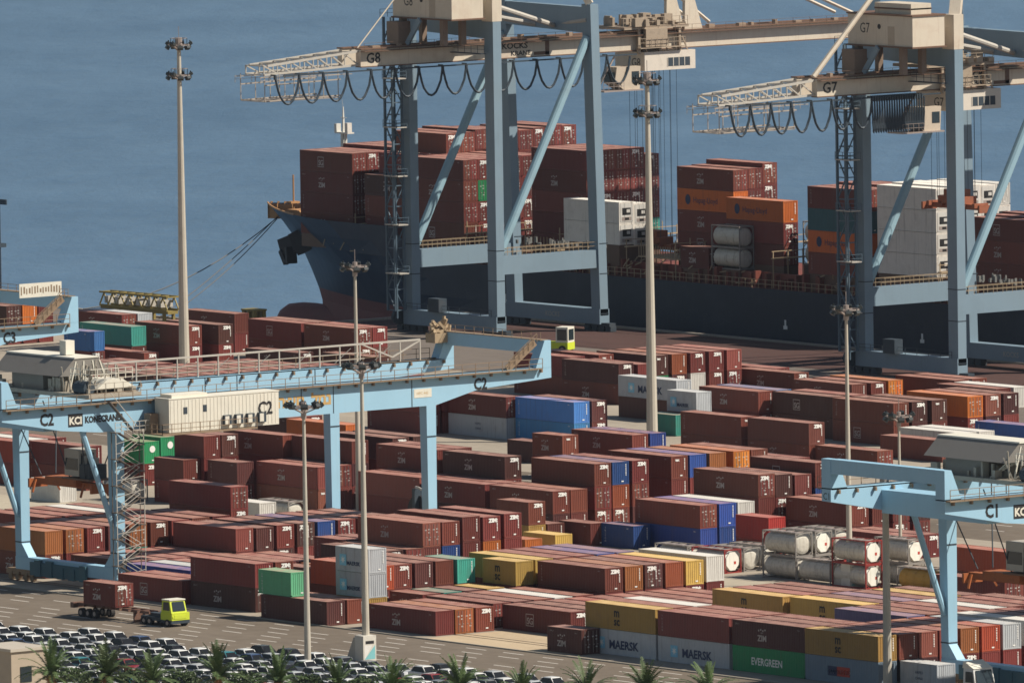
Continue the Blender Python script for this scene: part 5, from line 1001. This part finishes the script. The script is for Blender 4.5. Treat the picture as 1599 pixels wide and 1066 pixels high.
    for x in (-13.8, -4.4): b.beam((x, ty-1.2, cz-0.2), (x+0.3, ty-1.9, cz-1.6), 0.2, 0.2); b.beam((x, ty+1.2, cz-0.2), (x+0.3, ty+1.9, cz-1.6), 0.2, 0.2)
    P(b, 'spreader', [mat('spreader_orange', (0.34, 0.10, 0.03), dirt=0.55, dirtcol=(0.06, 0.03, 0.025), scale=1.2)], tr)
    # back-girder cable gantry with its posts
    b = MB(); x = -DX - 0.4
    n = 17
    for k in range(n+1):
        y = -14 + k*(49.0/n); b.box(x-0.07, x+0.07, y-0.07, y+0.07, zt, zt+2.4)
        if k % 2 and k < n-1: b.beam((x-1.0, y, zt+0.3), (x, y+1.6, zt+2.0), 0.08, 0.08)
    b.beam((x, -14, zt+2.4), (x, 35, zt+2.4), 0.2, 0.2); b.beam((x, 26.5, zt+2.4), (x, 31, zt+0.6), 0.16, 0.16); b.beam((x, 31, zt+0.6), (x, 35, zt+2.3), 0.16, 0.16)
    for z in (0.7, 1.4): b.beam((x, -14, zt+z), (x, 27, zt+z), 0.07, 0.07)
    P(b, 'cable_gantry', [GALV])
    b = MB(); b.box(-DX-1.4, -DX+0.4, 36.6, 39.0, zt+1.9, zt+3.0)
    for k in range(16): b.beam((-DX-1.3+rr.uniform(0, 1.6), 36.4+rr.uniform(0, 2.6), zt+3.0), (-DX-1.3+rr.uniform(0, 1.6), 36.2+rr.uniform(0, 3), zt+rr.uniform(3.4, 5.0)), 0.3, 0.3)
    P(b, 'limit_gear', [RIGG])
    if num == 3:
        b = MB(); b.box(-2.1, -2.0, 32.4, 38.6, zt+3.2, zt+4.9, 0)
        for k in range(15): y = 32.6 + k*0.4; b.box(-2.0, -1.98, y, y+rr.uniform(.12, .25), zt+3.5+rr.uniform(0, .3), zt+4.6-rr.uniform(0, .4), 1)
        P(b, 'sign_board', [HOUSE, RMGR])
    # stair tower winding up the near front leg
    b = MB(); sx, sy = 1.1, YA + 0.4
    for k in range(11):
        z = 1.6 + k*1.5; s = 1 if k % 2 else -1
        b.beam((sx, sy-1.3*s, z), (sx, sy+1.3*s, z+1.5), 0.7, 0.1, 0); b.beam((sx+0.4, sy-1.3*s, z+1.0), (sx+0.4, sy+1.3*s, z+2.5), 0.06, 0.06, 1); b.beam((sx+0.4, sy-1.3*s, z+0.5), (sx+0.4, sy+1.3*s, z+2.0), 0.06, 0.06, 1)
        b.box(sx-0.6, sx+0.6, sy+1.3*s-(0 if s > 0 else 0.7), sy+1.3*s+(0.7 if s > 0 else 0), z+1.5, z+1.58, 0)
        for yy in (-1.9, 1.9): b.box(sx+0.38, sx+0.46, sy+yy-0.04, sy+yy+0.04, z, z+1.5, 1); b.box(sx-0.46, sx-0.38, sy+yy-0.04, sy+yy+0.04, z, z+1.5, 0)
        b.beam((sx+0.42, sy-1.9, z+0.2*s+0.5), (sx+0.42, sy+1.9, z+1.0), 0.05, 0.05, 1)
    rail_run(b, [(sx+0.5, sy-2, zb), (sx+0.5, sy+3, zb)], 1.1, 0.8, 0.06, m=1); b.beam((sx, sy+1.0, zb-0.3), (sx, sy-2.5, zt+0.2), 0.6, 0.12, 0); b.beam((sx+0.4, sy+1.0, zb+0.6), (sx+0.4, sy-2.5, zt+1.2), 0.07, 0.07, 1)
    P(b, 'stair_tower', [mat('stair_brown', (0.12, 0.095, 0.075), dirt=0.3, scale=1.5), GALV])
    T['label'] = name_full; T['group'] = 'light blue gantry cranes over the stacks'; return T
rmg(-19.15, 0.0, 2, -22.0, 'light blue gantry crane C2 spanning the stacks, whole in view')
rmg(139.8, 6.0, 1, -21.5, 'light blue gantry crane C1 at the right edge, left end only')
rmg(-113.2, 0.0, 3, -24.0, 'light blue gantry crane C3 at the left edge, right end only')
# ------------------------------------------------------------------ lamp masts
POLE = mat('pole_concrete', (0.46, 0.42, 0.35), rough=0.7, dirt=0.3, dirtcol=(0.2, 0.17, 0.13), scale=0.4, streak=0.2)
LAMP = mat('lamp_black', (0.03, 0.035, 0.035), rough=0.4, dirt=0.1)
def mast(x, y, H, r0, r1, kind, label):
    T = empty('lamp_mast', (x, y, 0)); tag(T, label, 'lamp mast', 'tall lamp masts of the yard')
    MB().tube([(0, 0, 0), (0, 0, H*0.5), (0, 0, H)], r0, 12, 0, r1).build('pole', [POLE], T)
    b = MB(); tiers = ((H-0.9, 4), (H-5.0, 4)) if kind == 'double' else ((H-0.4, 4),)
    for zc, n in tiers:
        R = 1.5 if kind != 'flat' else 1.75
        for k in range(14): a = 2*pi*k/14; a2 = 2*pi*(k+1)/14; b.beam((R*cos(a), R*sin(a), zc), (R*cos(a2), R*sin(a2), zc), 0.14, 0.14)
        for k in range(4): a = 2*pi*k/4+0.4; b.beam((0, 0, zc-0.7), (R*cos(a), R*sin(a), zc), 0.12, 0.12); b.beam((0, 0, zc), (R*cos(a), R*sin(a), zc), 0.1, 0.1)
        if kind == 'double': rail_run(b, [(1.1*cos(2*pi*k/6), 1.1*sin(2*pi*k/6), zc) for k in range(7)], 0.9, 1.2, 0.06, mid=False)
    if kind != 'flat': b.tube([(0, 0, H), (0, 0, H+1.6)], 0.04, 5)
    b.tube([(0, 0, H-1.6), (0, 0, H+0.1)], r1*1.9, 8)
    b.build('lamp_ring', [BARE], T)
    def head():
        m = MB(); m.hexa([(-0.42, -0.34, -0.36), (0.42, -0.34, -0.36), (0.34, 0.2, -0.24), (-0.34, 0.2, -0.24), (-0.42, -0.34, 0.30), (0.42, -0.34, 0.30), (0.34, 0.2, 0.2), (-0.34, 0.2, 0.2)]); m.box(-0.05, 0.05, -0.1, 0.1, 0.25, 0.5)
        return m.build('lamp_head', [LAMP])
    for zc, n in tiers:
        R = 1.65 if kind != 'flat' else 1.95; nn = 8 if kind == 'flat' else 9
        for k in range(nn):
            a = 2*pi*k/nn + 0.2; o = child('lamp_head', get_mesh('lamphead', head), T, (R*cos(a), R*sin(a), zc + (0.25 if k % 2 or kind == 'flat' else -0.25))); o.rotation_euler = (radians(28), 0, a + pi/2 + pi); o.scale = (0.95, 0.85, 0.8)
    return T
M1 = mast(-253.3, 155.6, 45.0, 0.74, 0.24, 'double', 'tall grey lamp mast at far left against the sea')
M2 = mast(-123.2, 134.6, 46.5, 0.72, 0.26, 'double', 'tall grey lamp mast in the centre, its foot behind an orange roof')
M3 = mast(57.6, -44.1, 31.6, 0.42, 0.17, 'flat', 'slim lamp mast on the painted base block by the road')
M4 = mast(62.4, -55.3, 28.4, 0.36, 0.16, 'flat', 'slim lamp mast left of the painted base, rising from the parked cars')
M5 = mast(119.3, -22.6, 23.0, 0.48, 0.30, 'flat', 'thick lamp mast at right, in front of the yellow lettered container')
M6 = mast(34.4, 40.3, 31.4, 0.36, 0.16, 'single', 'slim lamp mast beside the white base cabinet at the tank yard')
M7 = mast(-75.4, 53.3, 29.8, 0.36, 0.16, 'single', 'slim lamp mast before the ship bow, behind crane C2')
M8 = mast(24.0, 56.0, 17.8, 0.22, 0.13, 'single', 'short thin lamp mast rising behind the thick right mast')
def base_block(x, y, w, d, h, label):
    T = empty('mast_base', (x, y, 0)); tag(T, label, 'cabinet')
    MB().box(-w/2, w/2, -d/2, d/2, 0, h).build('block', [mat('base_white', (0.60, 0.57, 0.50), dirt=0.4)], T)
    b = MB(); xx = w/2 + 0.006
    b.poly([(xx, -d/2+0.15, 0.2), (xx, d/2-0.15, 0.2), (xx, d/2-0.15, h*0.62), ], (0.004, 0, 0), 0); b.poly([(xx, -d/2+0.15, 0.2), (xx, d/2-0.5, h*0.62), (xx, -d/2+0.15, h*0.62)], (0.004, 0, 0), 1)
    b.box(xx, xx+0.01, -d/2+0.3, d/2-0.3, h*0.68, h*0.8, 2); b.build('painted_panel', [mat('panel_teal', (0.20, 0.48, 0.50)), mat('panel_white', (0.7, 0.68, 0.64)), INK_D], T)
    MB().hexa([(-w/2-1.6, -d/2, 0), (-w/2, -d/2, 0), (-w/2, d/2, 0), (-w/2-1.6, d/2, 0), (-w/2-0.5, -d/2+0.2, h*0.9), (-w/2, -d/2+0.2, h*0.9), (-w/2, d/2-0.2, h*0.9), (-w/2-0.5, d/2-0.2, h*0.9)]).build('buttress', [POLE], T)
base_block(57.8, -44.3, 1.5, 1.7, 2.7, 'white base block with a teal triangle, under the slim mast by the road')
base_block(34.6, 40.5, 1.6, 1.9, 2.6, 'white base cabinet with a teal triangle beside the red framed tanks')
# ------------------------------------------------------------------ vehicles
HIVIS = mat('hivis_yellow', (0.52, 0.60, 0.04), dirt=0.2)
def wheels(T, pts, r, w):
    for x, y in pts:
        wh = MB().tube([(x, y-w/2, r), (x, y+w/2, r)], r, 14).build('wheel', [RUB], T); MB().tube([(x, y-w/2-0.01, r), (x, y+w/2+0.01, r)], r*0.5, 10).build('rim', [BARE], wh)
tt = empty('terminal_tractor', (14.1, -38.2, 0)); tt.scale = (0.95, 0.95, 0.82); tag(tt, 'yellow terminal tractor driving on the road, white cab roof', 'tractor')
b = MB(); b.box(-4.6, 1.4, -1.2, 1.2, 0.65, 1.15, 1); b.box(-0.6, 1.6, -1.25, 1.25, 0.9, 1.9, 0); b.box(-0.5, 1.55, -1.28, 1.28, 0.45, 0.9, 1); b.box(-3.6, -1.2, -0.8, 0.8, 1.15, 1.6, 1); b.build('chassis', [HIVIS, STEELD], tt)
b = MB(); b.hexa([(-0.55, -1.2, 1.9), (1.45, -1.2, 1.9), (1.45, 1.0, 1.9), (-0.55, 1.0, 1.9), (-0.4, -1.15, 3.5), (1.05, -1.15, 3.5), (1.05, 0.95, 3.5), (-0.4, 0.95, 3.5)], 0); b.box(-0.45, 1.15, -1.22, 1.02, 3.5, 3.66, 1); cb = b.build('cab', [HIVIS, HOUSE], tt)
b = MB(); b.quad((1.44, -0.95, 2.12), (1.44, 0.8, 2.12), (1.12, 0.75, 3.36), (1.12, -0.9, 3.36)); b.quad((-0.2, -1.215, 2.2), (1.1, -1.215, 2.2), (0.9, -1.18, 3.3), (-0.15, -1.18, 3.3)); w_ = b.build('window', [GLASS], cb); w_.location = (0.02, -0.01, 0)
b = MB(); b.box(1.58, 1.64, -0.9, 0.8, 1.1, 1.6); b.box(1.56, 1.66, -1.15, -0.95, 1.2, 1.45); b.build('grille', [HIVIS], tt)
wheels(tt, [(0.7, -1.1), (0.7, 1.1), (-2.9, -1.05), (-2.9, 1.05), (-4.0, -1.05), (-4.0, 1.05)], 0.52, 0.42)
tl_ = empty('container_trailer', (4.6, -38.6, 0)); tag(tl_, 'rusty skeletal trailer behind the yellow tractor, carrying a brown container', 'trailer')
b = MB()
for y in (-0.7, 0.55): b.box(-7.2, 6.6, y, y+0.18, 1.15, 1.45)
for k in range(8): b.box(-7.0+k*1.7, -6.85+k*1.7, -1.15, 1.15, 1.2, 1.42)
b.box(3.9, 4.15, -0.9, 0.9, 0.1, 1.2); b.box(-7.6, -7.0, -1.2, 1.2, 0.9, 1.5); b.build('frame', [mat('trailer_rust', (0.16, 0.085, 0.06), dirt=0.4)], tl_)
wheels(tl_, [(-5.6, -1.0), (-5.6, 1.0), (-4.3, -1.0), (-4.3, 1.0), (-3.0, -1.0), (-3.0, 1.0)], 0.5, 0.5)
put_container('b', 20, 5.6, -39.8, 1.46, 2.6, 1.0, 'short brown container riding on the trailer behind the yellow tractor', GROUPS, 'zim', door=True, always=True)
def small_truck(x, y, rz, colm, label, scale=1.0):
    T = empty('truck', (x, y, 0), rz); T.scale = (scale,)*3; tag(T, label, 'truck')
    b = MB(); b.box(-5.5, 2.0, -1.1, 1.1, 0.7, 1.05, 1); b.build('chassis', [colm, STEELD], T)
    c = MB().hexa([(0.2, -1.2, 0.8), (2.2, -1.2, 0.8), (2.2, 1.2, 0.8), (0.2, 1.2, 0.8), (0.3, -1.15, 3.1), (1.7, -1.15, 3.1), (1.7, 1.15, 3.1), (0.3, 1.15, 3.1)]).build('cab', [colm], T)
    MB().poly([(0.1, -1.15, 3.1), (1.8, -1.15, 3.1), (0.3, -1.15, 3.75)], (0, 2.3, 0)).build('roof_fairing', [HOUSE], c)
    w = MB().quad((2.16, -1.0, 1.7), (2.16, 1.0, 1.7), (1.78, 0.95, 2.95), (1.78, -0.95, 2.95)).quad((0.6, -1.225, 1.8), (1.8, -1.225, 1.8), (1.6, -1.19, 2.8), (0.6, -1.19, 2.8)).build('window', [GLASS], c); w.location = (0.02, -0.01, 0)
    wheels(T, [(1.2, -1.0), (1.2, 1.0), (-3.4, -1.0), (-3.4, 1.0), (-4.6, -1.0), (-4.6, 1.0)], 0.5, 0.4); return T
small_truck(133.0, -22.6, 0.0, mat('truck_white', (0.60, 0.60, 0.58), dirt=0.2), 'white truck with a roof fairing at the bottom right corner', 1.1)
ft = empty('yard_tractor', (-239.0, 209.0, 0), 0.5); tag(ft, 'small yellow-green tractor with a white cab on the quay road', 'tractor')
b = MB(); b.box(-3.2, 1.2, -1.2, 1.2, 0.5, 1.5); b.build('chassis', [HIVIS], ft)
c_ = MB().box(-0.6, 1.2, -1.1, 1.1, 1.5, 3.6).build('cab', [HOUSE], ft); MB().box(1.2, 1.23, -0.85, 0.85, 1.8, 3.3).box(-0.4, 1.0, -1.13, -1.1, 1.8, 3.3).build('window', [GLASS], c_)
wheels(ft, [(0.4, -1.1), (0.4, 1.1), (-2.4, -1.1), (-2.4, 1.1)], 0.55, 0.4)
# ------------------------------------------------------------------ parked cars
def car_parts():
    def body():
        b = MB(); prof = [(-2.15, 0.35), (2.15, 0.35), (2.18, 0.62), (2.0, 0.82), (1.0, 0.95), (-1.7, 0.98), (-2.12, 0.9)]
        n = len(prof); secs = [(-0.86, 0.93), (-0.8, 1.0), (0.8, 1.0), (0.86, 0.93)]; rings = []
        for y, f in secs:
            i = len(b.v); b.v += [(x*f if abs(y) > .82 else x, y, 0.35 + (z-0.35)*(f if abs(y) > .82 else 1)) for x, z in prof]; rings.append(i)
        for A, B in zip(rings, rings[1:]):
            for k in range(n): b.f.append((A+k, A+(k+1) % n, B+(k+1) % n, B+k)); b.m.append(0)
        b.f.append(tuple(rings[0]+k for k in range(n))); b.m.append(0); b.f.append(tuple(rings[-1]+k for k in reversed(range(n)))); b.m.append(0)
        b.hexa([(-1.2, -0.62, 1.43), (0.25, -0.62, 1.43), (0.25, 0.62, 1.43), (-1.2, 0.62, 1.43), (-1.1, -0.56, 1.5), (0.15, -0.56, 1.5), (0.15, 0.56, 1.5), (-1.1, 0.56, 1.5)], 0)
        for x, y in ((0.3, -0.66), (0.3, 0.6), (-1.25, -0.66), (-1.25, 0.6)): b.beam((x + (0.55 if x > 0 else -0.5), y*1.08, 0.95), (x, y, 1.45), 0.07, 0.07, 0)
        return b.build('car', [PAL['w']])
    def glass():
        b = MB(); b.hexa([(-1.85, -0.74, 0.95), (1.0, -0.74, 0.95), (1.0, 0.74, 0.95), (-1.85, 0.74, 0.95), (-1.25, -0.62, 1.44), (0.3, -0.62, 1.44), (0.3, 0.62, 1.44), (-1.25, 0.62, 1.44)]); return b.build('window', [mat('car_glass', (0.012, 0.013, 0.015), rough=0.25, var=0, dirt=0, spec=0.25)])
    def tyres():
        b = MB()
        for x in (-1.35, 1.35):
            for y in (-0.78, 0.78): b.tube([(x, y-0.1, 0.32), (x, y+0.1, 0.32)], 0.32, 10)
        return b.build('wheels', [RUB])
    def lights():
        return MB().box(2.0, 2.12, -0.78, -0.45, 0.62, 0.78).box(2.0, 2.12, 0.45, 0.78, 0.62, 0.78).build('headlight', [mat('headlight_glass', (0.5, 0.52, 0.55), rough=0.15, var=0, dirt=0)])
    return get_mesh('carb', body), get_mesh('carg', glass), get_mesh('cart', tyres), get_mesh('carl', lights)
def cpaint(n, c): return mat(n, c, rough=0.25, var=0.03, dirt=0.06, spec=0.6, scale=1.5)
CARC = [('white', cpaint('car_white', (0.68, 0.68, 0.66)), 46), ('silver', cpaint('car_silver', (0.42, 0.43, 0.44)), 22), ('grey', cpaint('car_grey', (0.16, 0.165, 0.17)), 10), ('black', cpaint('car_black', (0.02, 0.02, 0.022)), 10), ('teal', cpaint('car_teal', (0.02, 0.16, 0.19)), 4), ('dark red', cpaint('car_red', (0.22, 0.02, 0.02)), 3), ('blue', cpaint('car_blue', (0.03, 0.06, 0.14)), 2)]
cbm, cgm, ctm, clm = car_parts(); rc = random.Random(11)
def px_of(x, y, z):
    d = Vector((x, y, z)) - EYE; w = d.dot(fw); return 799.5 + 20043.97*d.dot(rt)/w, 533 - 20043.97*d.dot(up)/w
NC = 0; RC = {}
def nth(n):
    ones = ['', 'first', 'second', 'third', 'fourth', 'fifth', 'sixth', 'seventh', 'eighth', 'ninth', 'tenth', 'eleventh', 'twelfth', 'thirteenth', 'fourteenth', 'fifteenth', 'sixteenth', 'seventeenth', 'eighteenth', 'nineteenth']
    if n < 20: return ones[n]
    return ('twenty', 'thirty', 'forty')[n//10-2] + ('-' + ones[n % 10] if n % 10 else '') if n % 10 else ('twentieth', 'thirtieth', 'fortieth')[n//10-2]
for row in range(17):
    y = -46.6 - row*2.95
    for k in range(60):
        x = -22 + k*4.75 + (row*0.75) % 4.75 + rc.uniform(-.25, .25)
        px, py = px_of(x, y, 1.0)
        if px < -30 or py > 1085 or px > 900: continue
        if px > 520 and y > -52 - (px-520)*0.004: pass
        lim = 46.5 + 0.0 * px
        if y > -57.2 + 0.112*(x - 7): continue
        if rc.random() < 0.07: continue
        if abs(x - 57.6) < 4 and abs(y + 44.3) < 3: continue
        nm, m, _w = rc.choices(CARC, [c[2] for c in CARC])[0]
        o = bpy.data.objects.new('parked_car', cbm); COL.objects.link(o); o.location = (x, y + rc.uniform(-.15, .15), 0.012); o.rotation_euler = (0, 0, rc.uniform(-.03, .03)); o.scale = (rc.uniform(.94, 1.06), 1, rc.uniform(.96, 1.14))
        o.material_slots[0].link = 'OBJECT'; o.material_slots[0].material = m
        for n2, me in (('window', cgm), ('wheels', ctm), ('headlight', clm)): child(n2, me, o)
        RC[row] = RC.get(row, 0) + 1; tag(o, '%s parked car, %s row from the road, %s from the left' % (nm, nth(row + 1), nth(RC[row])), 'car', 'new cars parked beside the road'); NC += 1
print('cars', NC)
# ------------------------------------------------------------------ palms and low planting at the bottom edge
BARK = mat('palm_bark', (0.16, 0.085, 0.045), dirt=0.5, scale=2.0); FROND = mat('palm_frond', (0.085, 0.125, 0.045), rough=0.6, var=0.3, dirt=0.2, dirtcol=(0.16, 0.14, 0.06), scale=1.0, rnd=0.2); DRY = mat('dry_frond', (0.30, 0.14, 0.05), dirt=0.3)
def palm_meshes(seed):
    r = random.Random(seed)
    def crown():
        b = MB()
        for k in range(46):
            az = r.uniform(0, 2*pi); el = radians(r.choice([78, 65, 50, 38, 25, 10, -8])) + r.uniform(-.12, .12); Lf = r.uniform(3.0, 4.1); pts = []; p = Vector((0, 0, 0)); d = Vector((cos(az)*cos(el), sin(az)*cos(el), sin(el)))
            for q in range(9):
                pts.append(p.copy()); p = p + d*Lf/8; d = (d + Vector((0, 0, -0.085 - 0.02*q))).normalized()
            side = Vector((-sin(az), cos(az), 0))
            for q in range(8):
                b.beam(pts[q], pts[q+1], 0.05, 0.04)
                for t in (0.0, 0.33, 0.66):
                    a = pts[q].lerp(pts[q+1], t); dr = (pts[q+1]-pts[q]).normalized(); f = (q+t)/8; ln = 0.72*(0.35 + 1.2*f*(1-f)*1.6) * (1 - 0.4*f)
                    for s in (-1, 1):
                        e = a + (side*s*0.85 + dr*0.55 + Vector((0, 0, 0.12 - 0.35*r.random())))*ln; wv = dr*0.075
                        b.quad(a - wv, a + wv, e + wv*0.3, e - wv*0.3)
        return b.build('crown', [FROND])
    def dry():
        b = MB()
        for k in range(30):
            az = r.uniform(0, 2*pi); e = Vector((cos(az)*r.uniform(.5, 1.0), sin(az)*r.uniform(.5, 1.0), r.uniform(-.9, .2))); b.beam((cos(az)*0.2, sin(az)*0.2, -0.5+r.uniform(-.3, .3)), e, 0.09, 0.05)
        b.tube([(0, 0, -0.9), (0, 0, 0.1)], 0.42, 10, 0, 0.3); return b.build('frond_bases', [DRY])
    def trunk(): return MB().tube([(0, 0, -8.0), (0.06, 0.03, -4), (0, 0, -0.4)], 0.34, 12, 0, 0.27).build('trunk', [BARK])
    return get_mesh(('pc', seed), crown), get_mesh(('pd', seed), dry), get_mesh('pt', trunk)
PW = ['first', 'second', 'third', 'fourth', 'fifth', 'sixth', 'seventh', 'eighth', 'ninth', 'tenth', 'eleventh', 'twelfth']
PALM_AT = [(106.2, -119.0, 1.0), (111.2, -115.7, 1.05), (118.2, -115.2, 0.92), (120.0, -108.5, 1.05), (128.2, -107.0, 0.95), (135.2, -104.9, 0.9), (140.9, -102.5, 0.95), (145.7, -97.7, 1.0), (153.8, -96.2, 0.85), (157.3, -91.0, 0.95), (162.4, -87.6, 1.0), (167.7, -83.9, 0.95)]
for i, (x, y, sc) in enumerate(PALM_AT):
    cr, dr, tk = palm_meshes(20 + i % 4); T = empty('palm_tree', (x, y, 0), i*1.3); tag(T, 'date palm at the bottom edge, %s from the left in its row' % PW[i], 'palm', 'date palms in a row along the bottom edge')
    for n, me in (('crown', cr), ('frond_bases', dr), ('trunk', tk)):
        o = child(n, me, T, (0, 0, 8.0*1.0)); o.scale = (sc, sc, sc if n != 'trunk' else 1)
# shrubs between the palms, garden hut and concrete pieces at the bottom left
LEAF = mat('shrub_leaf', (0.050, 0.075, 0.022), var=0.3, dirt=0.2, rnd=0.2)
rs = random.Random(3)
def shrub(seed):
    def f():
        r = random.Random(seed); b = MB()
        for k in range(900):
            a, e, q = r.uniform(0, 2*pi), math.acos(r.uniform(-0.2, 1)), r.uniform(0.35, 1)**0.6; c = Vector((1.6*q*sin(e)*cos(a), 1.6*q*sin(e)*sin(a), 0.9 + 1.25*q*cos(e)))
            t = Vector((r.gauss(0, 1), r.gauss(0, 1), r.gauss(0, 1))).normalized()*0.13; s = t.cross(Vector((r.gauss(0, 1), r.gauss(0, 1), r.gauss(0, 1)))).normalized()*0.08
            b.quad(c-t, c+s, c+t, c-s)
        return b.build('shrub', [LEAF])
    return get_mesh(('sh', seed), f)
for i, (x, y, sc) in enumerate([(62.0, -85.2, 1.3), (67.3, -81.6, 1.3), (71.6, -78.2, 1.3), (77.9, -74.5, 1.3), (84.4, -71.5, 1.3), (90.6, -68.7, 1.3)]):
    o = bpy.data.objects.new('shrub', shrub(i % 3)); COL.objects.link(o); o.location = (x, y, 0); o.scale = (sc, sc, sc); o.rotation_euler = (0, 0, i); tag(o, 'green shrub at the palm feet, %s from the left of them' % PW[i], 'shrub', 'green shrubs between the palms')
hx, hy = (73.2, -100.0)
T = empty('garden_hut', (hx, hy, 0)); tag(T, 'beige flat roofed hut at the bottom left corner', 'hut')
MB().box(-4.5, 1.6, -2, 2.5, 0, 6.6).build('wall', [mat('hut_plaster', (0.40, 0.33, 0.25), dirt=0.3)], T); MB().box(-4.7, 1.8, -2.2, 2.7, 6.6, 6.9).build('roof', [mat('hut_roof', (0.45, 0.40, 0.33), dirt=0.3)], T); MB().box(1.6, 1.66, -0.9, 0.5, 3.4, 5.0).build('window', [GLASS], T)
build_rest()
# ------------------------------------------------------------------ loose gear on the quay
T = empty('spreader_frame', (-330.5, 203.2, 1.1), 0.02); tag(T, 'yellow-brown lifting frame lying on the quay edge at far left', 'lifting frame')
b = MB()
for y in (-1.0, 1.0):
    b.box(-8, 8, y-0.12, y+0.12, 0.4, 0.7); b.box(-8, 8, y-0.12, y+0.12, 2.3, 2.55)
    for k in range(8): b.beam((-8+2*k, y, 0.7), (-7+2*k, y, 2.3), 0.16, 0.16); b.beam((-7+2*k, y, 2.3), (-6+2*k, y, 0.7), 0.16, 0.16)
for k in range(9): b.box(-8.1+2*k, -7.9+2*k, -1, 1, 2.3, 2.5)
for x in (-7, -2.4, 2.4, 7):
    for y in (-0.8, 0.8): b.box(x-0.2, x+0.2, y-0.2, y+0.2, -1.1, 0.0)
b.box(-8, 8, -0.9, 0.9, 0.0, 0.42); b.build('truss', [mat('truss_yellow', (0.26, 0.20, 0.06), dirt=0.5, scale=1.2)], T)
for k in range(6): x = -6.8 + k*2.5; MB().box(x, x+0.9, -1.06, 1.06, 0.9, 1.9).build('load_block', [GALV], T)
T = empty('gear_rack', (-303.6, 203.8, 0)); tag(T, 'small yellow-brown rack on the quay left of the bow', 'rack')
b = MB()
for x in (-1.2, 0, 1.2):
    for y in (-0.8, 0.8): b.box(x-0.25, x+0.25, y-0.25, y+0.25, 0, 2.6)
b.box(-1.6, 1.6, -1.1, 1.1, 1.2, 1.5); b.box(-1.6, 1.6, -1.1, 1.1, 2.6, 2.85); b.build('frame', [mat('truss_yellow', (0.26, 0.20, 0.06))], T)
T = empty('cable_drum', (-54.0, 46.5, 0)); tag(T, 'dark cable reel with a pale hose beside the far crane leg', 'cable reel')
MB().tube([(0, -0.4, 2.0), (0, 0.4, 2.0)], 2.0, 20).build('reel', [GREASE], T); MB().tube([(0.2 + 3.4*sin(k/9*pi/2), -0.8, 5.0 - 3.6*(1-cos(k/9*pi/2))) for k in range(10)], 0.13, 6).build('hose', [GALV], T); MB().box(-0.25, 0.25, -1.0, 1.0, 0, 4.8).build('stand', [STEELD], T)
T = empty('marker_post', (-458, 268, -9.5)); tag(T, 'thin marker post with a small panel in the sea at the left edge', 'post')
MB().tube([(0, 0, 0), (0, 0, 16.5)], 0.16, 6).build('post', [STEELD], T); MB().box(-0.8, 2.0, -0.1, 0.1, 16.1, 16.9).box(-3, 0.3, -1, 1, 9.5, 10.1).build('panel', [STEELD], T)
